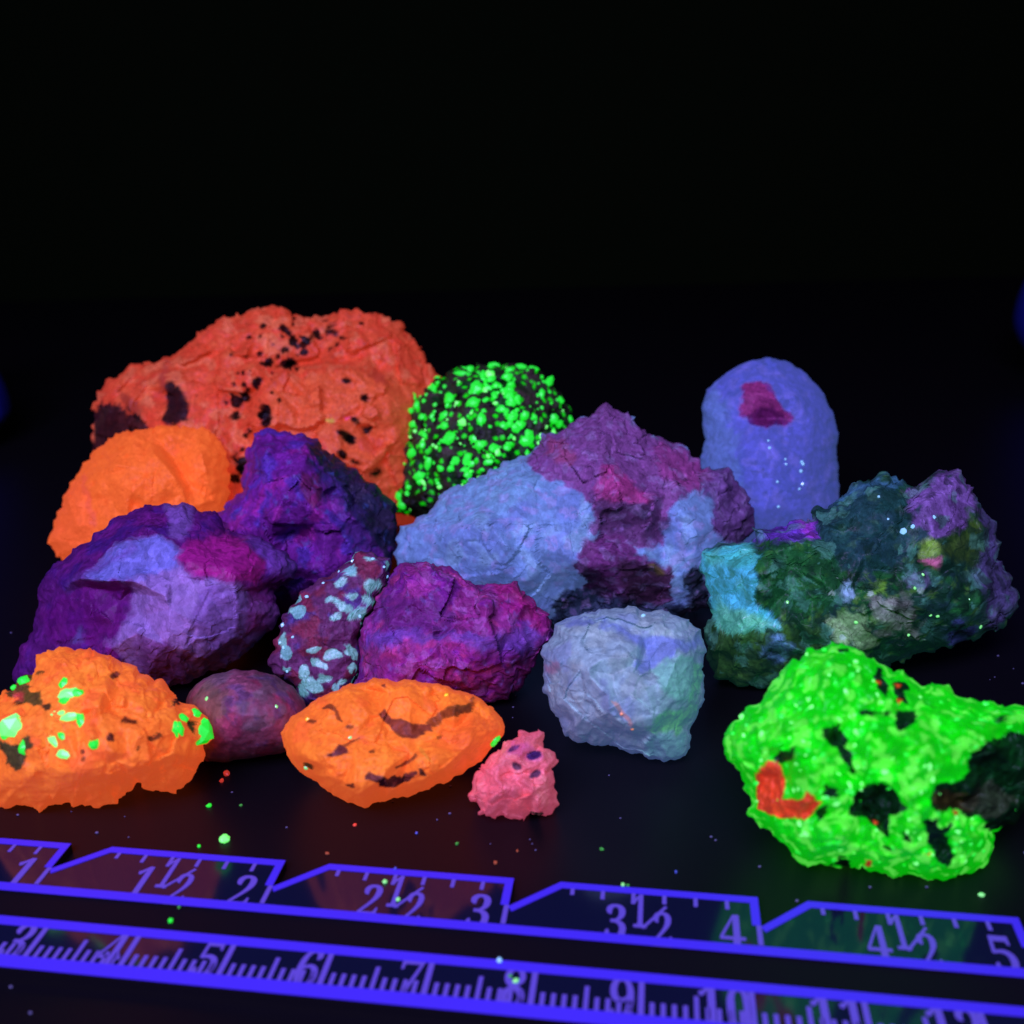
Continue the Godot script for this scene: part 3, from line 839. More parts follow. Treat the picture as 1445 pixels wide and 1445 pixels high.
	# magenta rock, middle
	o = {name = "magenta_rock", label = "magenta and purple rough rock behind the orange almond-shaped stone", category = "rock", group = "purple and white rocks",
		outline = V([500,985,503,959,506,910,509,892,534,840,555,807,561,799,585,793,613,795,640,805,683,828,701,821,725,821,741,834,762,856,782,877,777,904,753,935,744,959,731,977,698,989,600,1000,515,1000]),
		foot = Vector2(610, 1002), front = 1.2, back = 1.1, round = 4.0, rim = 0.5, mid = Vector2(630, 900), segs = 320, rings = 90, ragged = 0.05,
		ridges = [[600,815,0.62],[560,830,0.6],[660,850,0.68],[640,880,0.84],[700,860,0.72],[735,860,0.66],[530,900,0.75],[540,915,0.95],[620,908,0.98],[680,905,0.98],[600,890,0.82],[720,915,0.84],[560,960,0.86],[650,960,0.92],[700,955,0.66],[745,905,0.6],[600,930,0.98],[655,905,1.0],[580,850,0.74],[610,960,0.86]],
		soft = 0, facets = [100, 0.13], bumps = [0.05, 1.0, 0.03, 3.4, 0.03, 2.4, 0.17, 1.7], color = T(134, 42, 150),
		paint = [["n", T(120, 34, 170), 1.4, 0.0, 0.35, 0.9], ["n", T(164, 52, 150), 2.0, 0.12, 0.45, 0.8], ["g", 4.0, 0.2], ["c", 7.0, 0.66, T(160, 90, 210), 0.45],
			patch(V([505,905,560,885,620,890,690,895,740,880,770,890,745,930,700,920,650,905,590,905,530,915]), T(98, 62, 190), 0.75, -1, 12.0, 5.0),
			patch(V([540,835,600,840,650,865,640,895,560,890,520,880]), T(82, 28, 130), 0.7, -1, 12.0, 6.0),
			patch(V([720,930,760,915,750,985,705,990,700,960]), T(80, 20, 90), 0.75, -1, 8.0, 4.0),
			patch(V([690,825,730,820,780,875,770,895,720,870]), T(150, 24, 120), 0.6, -1, 8.0, 3.0),
			["n", T(110, 90, 210), 4.0, 0.36, 0.6, 0.4]]}
	o.parts = [["quartz", M.stone]]
	specimen(o)
	# speckled slice
	o = {name = "speckled_rock_slice", label = "flat maroon rock slice with pale blue-white grains, standing between the purple rocks", category = "rock",
		outline = V([553,795,549,786,530,781,509,780,482,799,451,819,427,834,412,853,393,880,387,910,380,938,387,950,415,965,425,990,440,1000,470,1000,500,962,506,935,506,892,524,862,543,825]),
		foot = Vector2(455, 1002), front = 0.5, back = 0.5, round = 7.0, rim = 0.7, mid = Vector2(455, 905), segs = 260, rings = 80, ragged = 0.04,
		ridges = [[460,850,0.95],[430,900,0.95],[480,880,0.9],[450,950,0.98],[520,820,0.85],[470,970,0.9]],
		bumps = [0.06, 1.0, 0.03, 4.0, 0.04, 3.0, 0.03, 2.5], color = T(92, 44, 112),
		paint = [["n", T(112, 38, 82), 1.6, 0.0, 0.3, 0.9], ["n", T(70, 56, 160), 1.5, 0.12, 0.4, 0.8], ["g", 4.0, 0.2]]}
	for g in [[470,848,12,5,0.0],[485,858,14,7,0.5],[497,840,9,5,0.3],[527,828,11,8,0.6],[482,821,8,6,-0.7],[495,808,7,5,0.0],[505,868,12,6,-0.5],[472,872,8,6,0.0],[520,850,7,6,0.0],[513,880,4,6,0.0],[415,863,8,6,0.0],[400,905,3,8,0.2],[443,917,9,5,0.0],[470,925,12,6,-0.3],[490,915,9,7,0.0],[500,925,5,9,0.0],[430,950,8,10,0.0],[442,965,12,10,0.0],[458,958,8,5,0.0],[428,975,6,8,0.0],[495,945,6,8,0.4],[478,965,8,4,-0.7],[447,935,7,6,0.0],[545,797,5,3,0.5],[523,789,5,3,0.0],[404,943,4,3,0.0],[455,940,8,6,0.0]]:
		o.paint.append(spot(g[0], g[1], g[2], g[3], T(128, 186, 214), 0.92, 1, 7.0, 1.2, g[4]))
	o.paint.append(["s", 2.2, 0.24, T(110, 150, 205), 0.8, 1, null])
	o.parts = [["maroon_matrix", M.stone], ["pale_grains", M.glow_pale]]
	specimen(o)
	for g in [[525,787],[509,781],[541,798],[497,790],[478,805],[455,822],[432,840],[414,858],[398,880],[394,905],[412,897],[545,812],[404,945],[399,912],[509,888],[507,868]]:
		crystal(o, "pale_grain", g[0] + 1.0, g[1] + 2.0, rng.randf_range(2.0, 3.6), rng.randf_range(2.0, 3.4), M.glint, rng.randf() * 3.0)
	pebbles()
	front_row()
func grey_green_rock() -> void:
	var X := func(a: Array) -> PackedVector2Array: return crop(960, 480, 2.979, a)
	var o := {name = "grey_green_rock", label = "long dark grey-green rock with violet and cyan patches, right of the pile", category = "rock",
		outline = V([987,779,1000,772,1061,765,1061,746,1088,742,1148,735,1150,718,1188,700,1208,681,1239,671,1265,671,1279,685,1309,683,1316,670,1333,661,1353,666,1370,688,1386,712,1400,735,1410,762,1413,799,1427,819,1436,843,1430,866,1413,886,1380,900,1339,910,1296,920,1265,935,1215,958,1100,970,1040,966,1008,955,994,925,997,890,1004,860,992,820]),
		foot = Vector2(1180, 972), front = 1.5, back = 1.4, round = 4.5, rim = 0.42, mid = Vector2(1205, 820), segs = 440, rings = 120, ragged = 0.06,
		ridges = [[1070,766,0.72],[1066,800,0.86],[1030,800,0.72],[1068,860,0.9],[1020,870,0.7],[1090,880,0.92],[1050,890,0.8],[1140,765,0.72],[1150,740,0.45],[1160,800,0.82],[1180,850,0.92],[1180,720,0.5],[1230,700,0.5],[1250,680,0.42],[1200,760,0.68],[1270,760,0.7],[1290,720,0.62],[1340,690,0.55],[1320,760,0.78],[1370,740,0.6],[1385,790,0.6],[1345,800,0.72],[1300,800,0.8],[1250,830,0.94],[1290,860,0.95],[1220,880,0.95],[1280,900,0.9],[1340,850,0.82],[1400,850,0.55],[1360,880,0.7],[1050,930,0.6],[1120,930,0.75]],
		soft = 0, facets = [150, 0.12], bumps = [0.07, 1.0, 0.03, 3.0, 0.03, 2.2, 0.08, 1.6], color = T(31, 62, 64),
		paint = [["n", T(26, 78, 43), 1.2, -0.05, 0.3, 0.9], ["n", T(36, 55, 85), 1.5, 0.08, 0.4, 0.9], ["n", T(76, 116, 55), 3.0, 0.22, 0.45, 0.7], ["n", T(15, 24, 24), 2.5, 0.2, 0.45, 0.9],
			patch(X.call([100,1190,420,1180,640,1240,640,1350,450,1450,100,1450]), T(48, 76, 38), 0.8, -1, 17.0, 8.0),
			patch(X.call([560,700,740,640,900,570,960,620,1010,740,960,950,750,960,570,890]), T(29, 55, 85), 0.75, -1, 17.0, 8.0),
			patch(X.call([330,865,560,835,640,900,700,1050,600,1150,380,1160,310,1000]), T(29, 85, 48), 0.75, -1, 15.3, 6.0),
			patch(X.call([600,690,740,600,930,570,920,600,780,625,680,680]), T(67, 111, 185), 0.7, -1, 13.6, 6.0),
			patch(X.call([1250,640,1320,700,1350,850,1430,1080,1340,1230,1280,1230,1300,1080,1220,990,1290,900]), T(85, 71, 151), 0.85, 1, 13.6, 9.0),
			patch(X.call([960,615,1040,600,1110,530,1200,560,1270,700,1200,760,1130,830,1050,850,985,730]), T(122, 84, 190), 0.92, 1, 15.3, 4.5),
			patch(X.call([1130,830,1250,730,1290,840,1250,960,1150,940,1090,900]), T(64, 83, 29), 0.8, -1, 15.3, 6.0),
			patch(X.call([1010,860,1060,840,1100,870,1080,905,1015,905]), T(137, 185, 78), 0.6, -1, 10.2, 4.0),
			patch(X.call([1010,910,1090,910,1080,960,1040,960]), T(185, 90, 161), 0.8, 1, 10.2, 3.6),
			patch(X.call([930,1010,980,960,1040,990,1020,1040,940,1050]), T(137, 126, 220), 0.85, 1, 11.9, 3.6),
			patch(X.call([610,1170,760,1150,830,1240,780,1310,650,1250]), T(140, 208, 151), 0.85, 1, 15.3, 5.4),
			patch(X.call([800,1090,900,1070,990,1150,970,1230,860,1250,820,1170]), T(135, 140, 161), 0.8, 1, 17.0, 7.2),
			patch(X.call([660,1060,720,1030,750,1070,700,1110]), T(137, 196, 244), 0.85, 1, 10.2, 3.6),
			patch(X.call([800,1050,870,1020,870,1050,810,1075]), T(114, 173, 55), 0.7, -1, 8.5, 3.0),
			patch(X.call([1130,1200,1200,1180,1250,1240,1180,1280,1110,1280]), T(81, 85, 196), 0.85, 1, 11.9, 5.4),
			patch(X.call([340,1270,430,1240,470,1300,400,1360,340,1330]), T(85, 121, 201), 0.85, 1, 11.9, 5.4),
			patch(X.call([70,885,300,845,330,900,312,960,320,1100,390,1170,430,1215,280,1225,150,1205,120,1080,90,960]), T(66, 158, 240), 0.95, 2, 6.0, 2.7),
			patch(X.call([75,885,300,845,330,900,310,955,200,960,100,930]), T(60, 246, 206), 0.85, 2, 7.0, 3.6),
			patch(X.call([130,1110,230,1130,300,1140,430,1215,280,1235,150,1215]), T(96, 246, 140), 0.8, 2, 8.0, 5.4),
			patch(X.call([300,835,370,775,570,750,570,830,330,850]), T(116, 62, 239), 0.9, 1, 8.5, 3.6),
			patch(X.call([300,790,340,785,375,830,330,838]), T(121, 173, 250), 0.9, 1, 8.5, 3.6),
			patch(X.call([490,760,560,750,560,830,530,830]), T(173, 67, 250), 0.8, 1, 8.5, 3.6),
			["s", 2.4, 0.12, T(149, 250, 196), 0.8, -1, V([1160,800,1400,800,1400,900,1160,910])], ["g", 4.0, 0.35], ["c", 5.0, 0.66, T(78, 137, 149), 0.45], ["c", 6.0, -0.7, T(17, 31, 36), 0.6]]}  # the pale specks paint sparkles of reflected lamp light
	o.parts = [["dark_mineral", M.teal], ["violet_quartz", M.stone], ["cyan_crust", M.glow_pale]]
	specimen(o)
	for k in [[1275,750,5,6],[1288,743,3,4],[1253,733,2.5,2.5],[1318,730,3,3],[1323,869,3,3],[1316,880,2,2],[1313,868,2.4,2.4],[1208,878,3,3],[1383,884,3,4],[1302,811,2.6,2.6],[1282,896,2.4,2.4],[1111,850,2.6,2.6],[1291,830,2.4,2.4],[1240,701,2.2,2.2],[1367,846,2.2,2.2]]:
		crystal(o, "glint_crystal", k[0], k[1], k[2], k[3], M.glint if k[1] < 800 else M.glint_green, rng.randf() * 3.0)  # glowing chips stand in for specular glints of the lamp

func pebbles() -> void:
	# round pink pebble
	var o := {name = "round_pink_pebble", label = "smooth round dusky pink pebble between the two front orange rocks", category = "pebble",
		outline = V([262,990,267,976,278,964,300,951,331,945,362,946,388,953,413,969,428,986,437,1010,432,1040,418,1056,395,1064,353,1070,315,1076,291,1074,268,1055,258,1020]),
		foot = Vector2(345, 1077), front = 1.1, back = 0.9, round = 2.4, rim = 0.8, soft = 4, segs = 220, rings = 70, ragged = 0.01,
		ridges = [[345,1010,1.0],[320,1000,0.98],[370,1010,0.98]],
		facets = [0, 0.0], bumps = [0.03, 0.8, 0.01, 4.0, 0.0, 2.0], color = T(130, 66, 118),
		paint = [["n", T(144, 48, 104), 1.0, 0.0, 0.35, 0.8], ["n", T(104, 78, 120), 1.4, 0.0, 0.35, 0.8], ["n", T(88, 60, 140), 2.0, 0.15, 0.5, 0.6],
			patch(V([262,985,290,960,320,970,310,1020,290,1060,262,1040]), T(110, 82, 78), 0.6, -1, 14.0, 8.0)]}
	o.parts = [["pebble", M.smooth]]
	specimen(o)
	for k in [[390,997,3],[292,986,4]]:
		crystal(o, "pale_grain", k[0], k[1], k[2], k[2], M.glint_green, 0.0, -0.3)
	# white knobbly rock
	o = {name = "white_knobbly_rock", label = "knobbly pale grey-white rock with green glow painted on its right side, beside the big green glowing rock", category = "rock",
		outline = V([763,925,765,910,772,902,780,893,786,882,808,870,844,862,875,855,908,860,941,862,970,872,990,891,995,909,993,944,994,975,991,997,983,1015,974,1030,973,1052,966,1066,944,1076,919,1072,879,1058,853,1050,831,1051,809,1047,796,1037,794,1024,778,1002,768,979,767,957,769,948]),
		foot = Vector2(944, 1077), front = 1.3, back = 1.1, round = 3.2, rim = 0.55, soft = 0, mid = Vector2(880, 962), segs = 300, rings = 90, ragged = 0.035,
		ridges = [[848,900,0.66],[875,890,0.6],[905,895,0.62],[950,890,0.6],[912,915,0.55],[905,935,0.62],[935,930,0.66],[850,930,0.9],[885,925,0.88],[900,935,0.78],[893,950,0.88],[800,915,0.74],[790,945,0.72],[830,943,0.92],[840,948,0.84],[880,945,0.84],[880,958,0.96],[910,970,0.98],[850,975,0.98],[810,965,0.8],[795,985,0.72],[920,950,0.72],[925,965,0.92],[955,930,0.82],[975,935,0.7],[960,985,0.86],[940,970,0.92],[925,1010,0.9],[960,1010,0.75],[935,1025,0.66],[965,1022,0.62],[920,1035,0.7],[910,1050,0.68],[905,1045,0.56],[940,1050,0.66],[880,1025,0.85],[820,1015,0.7],[840,1035,0.55],[815,1035,0.6],[860,1005,0.95]],
		facets = [60, 0.10], bumps = [0.05, 1.0, 0.006, 3.5, 0.008, 2.2, 0.10, 1.5], color = T(128, 148, 190),
		paint = [["n", T(112, 122, 186), 1.2, -0.05, 0.3, 0.8], ["n", T(130, 142, 170), 1.6, 0.05, 0.4, 0.7],
			patch(crop(720, 820, 4.516, [340,280,430,235,560,240,520,280,400,300]), T(72, 70, 178), 0.7, -1, 8.0, 3.0),
			patch(crop(720, 820, 4.516, [560,220,640,290,800,340,960,340,1130,370,1220,330,1200,420,1050,470,930,520,900,600,830,600,780,540,850,470,800,370,640,320,580,270]), T(84, 92, 200), 0.75, -1, 9.0, 3.0),
			patch(crop(720, 820, 4.516, [900,580,1000,480,1180,490,1200,560,1180,700,1080,790,1020,740]), T(112, 205, 180), 0.9, -1, 7.0, 3.0),  # right face tinted with the green neighbour's glow
			patch(crop(720, 820, 4.516, [1170,520,1230,530,1230,680,1190,760,1130,800,1160,680]), T(80, 190, 70), 0.9, -1, 8.0, 3.0),  # glow of the big green rock painted on this side
			patch(crop(720, 820, 4.516, [870,930,960,850,1090,830,1170,760,1190,830,1100,960,960,985]), T(84, 180, 36), 0.92, -1, 8.0, 3.0),  # same green glow, painted at the lower right
			patch(crop(720, 820, 4.516, [840,1040,900,980,1130,980,1110,1110,1010,1155,850,1110]), T(96, 160, 170), 0.7, -1, 8.0, 4.0),
			patch(crop(720, 820, 4.516, [190,520,300,530,310,580,220,600]), T(150, 80, 120), 0.7, -1, 6.0, 3.0),
			patch(crop(720, 820, 4.516, [300,820,480,880,650,1000,600,1040,380,960]), T(98, 90, 116), 0.6, -1, 10.0, 5.0),
			patch(crop(720, 820, 4.516, [650,780,680,790,720,840,790,930,780,955,740,910,690,850]), T(220, 120, 110), 0.7, -1, 5.0, 1.0)]}
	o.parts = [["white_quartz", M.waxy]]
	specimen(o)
	for k in [[908,869,3.5],[877,1007,3],[892,1028,3]]:
		crystal(o, "glint_crystal", k[0], k[1], k[2], k[2], M.glint if k[1] < 900 else M.pinkchip, 0.0)

func front_row() -> void:
	# orange rock with green crystals
	var o := {name = "orange_rock_with_green_crystals", label = "bright orange glowing rock set with green crystals, cut off at the left edge", category = "rock", group = "orange glowing rocks",
		outline = V([-45,1060,-38,1010,-15,990,0,985,7,974,24,962,44,946,55,929,75,916,89,913,104,916,133,914,153,922,177,938,206,949,235,966,248,984,266,995,286,1008,299,1026,300,1042,290,1055,290,1068,279,1086,266,1104,244,1115,221,1120,210,1115,199,1108,182,1115,159,1132,133,1137,89,1137,62,1142,22,1137,0,1135,-30,1125]),
		foot = Vector2(100, 1143), front = 1.5, back = 1.1, round = 3.6, rim = 0.5, mid = Vector2(130, 1035), segs = 360, rings = 100, ragged = 0.05,
		ridges = [[95,940,0.55],[150,950,0.58],[110,980,0.75],[200,975,0.62],[120,1000,0.86],[170,995,0.78],[125,1006,0.76],[180,1000,0.7],[60,1000,0.74],[50,1050,0.9],[140,1040,0.98],[200,1040,0.9],[250,1020,0.7],[270,1045,0.68],[230,1070,0.84],[200,1085,0.92],[240,1080,0.7],[120,1090,1.0],[40,1100,0.86],[180,1080,0.96],[255,1085,0.62],[190,1102,0.84],[235,1062,0.9],[280,1040,0.6]],
		soft = 0, facets = [110, 0.08], bumps = [0.06, 0.9, 0.03, 3.2, 0.025, 2.2, 0.09, 1.5], color = T(255, 106, 42),
		paint = [["n", T(255, 120, 46), 1.1, 0.0, 0.4, 0.8], ["n", T(240, 80, 46), 1.8, 0.1, 0.45, 0.8], ["g", 2.4, 0.09], ["n", T(170, 66, 36), 3.2, 0.34, 0.52, 0.7],
			patch(crop(0, 880, 4.516, [20,450,110,370,200,300,230,340,200,420,250,450,240,520,120,500]), T(66, 60, 40), 0.85, 1, 9.0, 2.0),
			patch(crop(0, 880, 4.516, [80,440,150,450,140,490,90,490]), T(210, 60, 70), 0.8, -1, 5.0, 1.5),
			patch(crop(0, 880, 4.516, [240,520,300,500,320,540,290,560,250,550]), T(60, 40, 36), 0.9, 1, 6.0, 1.5),
			patch(crop(0, 880, 4.516, [170,700,235,740,190,810,120,920,60,930,40,850,0,800,0,740,110,760]), T(52, 58, 44), 0.92, 1, 9.0, 2.0),
			patch(crop(0, 880, 4.516, [700,310,740,295,768,310,750,340,710,345]), T(110, 36, 40), 0.9, 1, 5.0, 1.0),
			patch(crop(0, 880, 4.516, [770,630,810,590,870,630,830,635]), T(110, 36, 30), 0.85, 1, 5.0, 1.0),
			spot(156, 1039, 5, 5, T(90, 30, 36), 0.9, 1), spot(115, 1061, 4, 5, T(120, 50, 30), 0.8, 1), spot(117, 1073, 4, 4, T(120, 50, 30), 0.7, 1), spot(197, 1055, 3, 3, T(130, 50, 30), 0.7, 1), spot(58, 948, 6, 4, T(110, 70, 40), 0.7, 1),
			patch(crop(0, 880, 4.516, [935,730,1010,690,1040,725,960,745]), T(110, 40, 30), 0.85, 1, 5.0, 1.0),
			patch(crop(0, 880, 4.516, [1080,500,1130,470,1150,510,1100,520]), T(80, 30, 26), 0.8, 1, 5.0, 1.0),
			patch(crop(0, 880, 4.516, [1190,630,1260,620,1240,690,1200,670]), T(48, 60, 40), 0.9, 1, 5.0, 1.0)]}
	o.parts = [["calcite", M.orange], ["dark_matrix", M.stone]]
	specimen(o)
	for k in [[90,965,7,8,0.0],[97,980,13,9,0.3],[92,988,8,6,0.0],[110,978,7,6,0.0],[86,1007,13,5,0.2],[98,1012,12,6,0.2],[114,1016,5,13,0.3],[19,1026,20,15,-0.4],[8,1038,8,6,0.0],[77,1047,13,5,-0.6],[88,1039,8,5,-0.6],[91,1064,10,7,0.0],[133,1050,7,8,0.0],[250,1029,8,11,0.5],[258,1014,7,7,0.4],[247,1034,9,6,0.0],[275,1007,9,7,0.5],[287,1034,14,16,0.0],[33,961,9,7,-0.5],[19,970,4,4,0.0],[33,1055,7,9,0.0]]:
		crystal(o, "green_crystal", k[0], k[1], k[2] * 1.22, k[3] * 1.22, M.pale if k[2] > 9 and k[0] < 280 else M.grain, k[4], 0.0)
	# orange almond-shaped stone
	o = {name = "orange_almond_stone", label = "orange almond-shaped stone with a flat top and dark veins, centre of the front row", category = "rock", group = "orange glowing rocks",
		outline = V([397,1035,403,1020,421,1005,451,984,488,968,527,959,567,959,604,964,649,974,680,987,698,999,707,1011,711,1032,704,1048,686,1066,658,1087,619,1108,579,1124,543,1128,521,1139,497,1136,470,1121,445,1102,415,1081,403,1066]),
		foot = Vector2(521, 1139), front = 1.5, back = 0.9, round = 5.0, rim = 0.55, mid = Vector2(550, 1045), segs = 340, rings = 100, ragged = 0.025, soft = 0,
		ridges = [[450,1000,0.42],[530,975,0.28],[610,980,0.30],[670,1000,0.36],[500,1040,0.66],[580,1040,0.62],[410,1040,0.66],[425,1066,0.86],[460,1095,0.95],[505,1120,1.0],[550,1118,0.98],[600,1100,0.92],[640,1070,0.82],[660,1050,0.72],[700,1030,0.6],[545,1085,0.86],[640,1030,0.52],[470,1060,0.76],[540,1010,0.46],[548,1030,0.56],[590,1026,0.5],[660,1070,0.62],[640,1090,0.7],[600,1112,0.78]],
		facets = [90, 0.06], bumps = [0.04, 1.0, 0.025, 3.2, 0.02, 2.4, 0.07, 1.6], color = T(255, 106, 38),
		paint = [["n", T(255, 116, 42), 1.1, 0.0, 0.4, 0.8], ["n", T(245, 82, 46), 1.8, 0.12, 0.45, 0.7], ["g", 2.5, 0.07],
			patch(crop(360, 740, 3.284, [820,940,1000,860,1140,900,1150,1000,1040,1090,900,1150,960,1060,860,1050,850,980]), T(232, 84, 40), 0.6, -1, 8.0, 3.0),  # right side away from the lamp, shadow put into the colour
			patch(crop(360, 740, 3.284, [560,880,590,860,640,900,700,905,740,930,820,930,810,965,740,980,690,985,640,960,620,930]), T(124, 48, 50), 0.9, 1, 6.0, 1.5),
			patch(crop(360, 740, 3.284, [790,920,900,850,990,830,1000,790,1020,840,1000,870,900,890,820,945]), T(130, 56, 36), 0.85, 1, 5.0, 1.5),
			patch(crop(360, 740, 3.284, [310,845,350,835,390,860,410,910,380,900,370,870,330,860]), T(140, 56, 36), 0.85, 1, 5.0, 1.0),
			patch(crop(360, 740, 3.284, [370,1040,395,1010,425,1035,430,1050,400,1060,320,1080]), T(96, 34, 56), 0.92, 1, 5.0, 1.0),
			patch(crop(360, 740, 3.284, [400,1020,480,980,484,988,420,1030]), T(150, 60, 30), 0.8, 1, 4.0, 1.0),
			patch(crop(360, 740, 3.284, [500,1180,530,1145,560,1165,620,1170,680,1170,740,1145,760,1150,700,1195,640,1225,580,1210,540,1200]), T(110, 42, 58), 0.92, 1, 6.0, 1.5),
			patch(crop(360, 740, 3.284, [640,1130,700,1095,750,1060,760,1075,700,1120,650,1145]), T(130, 56, 50), 0.8, 1, 6.0, 1.5),
			patch(crop(360, 740, 3.284, [755,1130,790,1140,800,1165,770,1160]), T(96, 40, 50), 0.85, 1, 5.0, 1.0),
			patch(crop(360, 740, 3.284, [520,1055,550,1035,545,1060]), T(130, 50, 30), 0.85, 1, 4.0, 1.0), patch(crop(360, 740, 3.284, [420,1205,450,1190,460,1210,430,1215]), T(150, 50, 40), 0.8, 1, 4.0, 1.0),
			spot(441, 1018, 6, 4, T(130, 56, 30), 0.85, 1), spot(492, 1024, 5, 3, T(140, 60, 30), 0.8, 1), spot(619, 1042, 5, 3, T(150, 64, 30), 0.8, 1), spot(435, 1080, 10, 5, T(120, 74, 30), 0.8, 1, 5.0, 1.0, 0.5), spot(541, 967, 3, 2, T(150, 50, 40), 0.8, 1),
			patch(crop(360, 740, 3.284, [755,1020,775,1030,820,1105,800,1100,765,1050]), T(130, 124, 46), 0.75, -1, 5.0, 1.0)]}
	for k in 9:
		var y := 1010.0 + k * 9.0
		o.paint.append(patch(PackedVector2Array([Vector2(640, y + 22), Vector2(672, y + 6), Vector2(704, y - 8), Vector2(706, y - 5), Vector2(676, y + 9), Vector2(642, y + 25)]), T(150, 60, 32), 0.75, -1, 9.0, 1.0))
	o.parts = [["calcite", M.orange], ["dark_vein", M.stone]]
	specimen(o)
	for k in [[700,1043,8,6,M.grain],[696,1049,6,5,M.grain],[432,1083,4,4,M.glint_green],[494,1041,3,2.5,M.glint_green],[434,1015,3.5,3,M.yellow],[630,981,3.5,3,M.yellow]]:
		crystal(o, "green_crystal", k[0], k[1], k[2], k[3], k[4], 0.3, 0.1)
	# small pink rock
	o = {name = "small_pink_rock", label = "small knobbly pink glowing rock with dark blue pits, smallest in the front row", category = "rock",
		outline = V([663,1120,668,1108,672,1095,681,1077,694,1061,708,1054,716,1046,726,1041,733,1034,742,1036,746,1028,760,1029,765,1039,778,1052,789,1079,783,1088,785,1102,783,1129,780,1144,767,1151,747,1149,742,1158,720,1151,708,1147,697,1154,677,1154,675,1138,666,1127]),
		foot = Vector2(722, 1159), front = 0.75, back = 0.6, round = 3.0, rim = 0.5, soft = 0, facets = [60, 0.16], mid = Vector2(727, 1098), segs = 240, rings = 80, ragged = 0.06,
		ridges = [[745,1040,0.6],[722,1055,0.62],[755,1062,0.5],[765,1075,0.7],[735,1075,0.72],[728,1080,0.58],[753,1092,0.58],[745,1085,0.74],[738,1102,0.9],[705,1075,0.7],[700,1100,0.86],[705,1118,1.0],[715,1112,0.98],[722,1125,0.8],[738,1110,0.78],[740,1128,0.74],[755,1115,0.86],[770,1105,0.82],[765,1135,0.72],[690,1135,0.8],[730,1140,0.74],[775,1080,0.74],[748,1140,0.5]],
		bumps = [0.05, 1.6, 0.01, 4.0, 0.03, 3.0, 0.08, 2.6], color = T(234, 92, 130),
		paint = [["n", T(250, 116, 146), 2.0, 0.0, 0.4, 0.8], ["n", T(206, 80, 110), 2.6, 0.1, 0.45, 0.8], ["g", 3.5, 0.1],
			patch(V([720,1046,745,1046,765,1062,760,1075,735,1072,718,1062]), T(150, 70, 170), 0.6, -1, 6.0, 3.0),
			spot(753, 1063, 11, 8, T(40, 20, 110), 0.92, 1, 5.0, 1.5, -0.3), spot(727, 1054, 9, 5, T(84, 40, 110), 0.85, 1, 5.0, 1.5, -0.6), spot(729, 1082, 7, 5, T(70, 40, 80), 0.9, 1, 4.0, 1.0, 0.6), spot(754, 1092, 9, 5, T(74, 44, 96), 0.9, 1, 4.0, 1.0, -0.4),
			patch(V([735,1116,745,1112,752,1130,745,1145,722,1148,712,1142]), T(186, 66, 70), 0.6, -1, 4.0, 2.0), spot(758, 1148, 12, 4, T(80, 60, 40), 0.7, 1)]}
	o.parts = [["calcite", M.pink], ["dark_pit", M.stone]]
	specimen(o)
	green_rock()

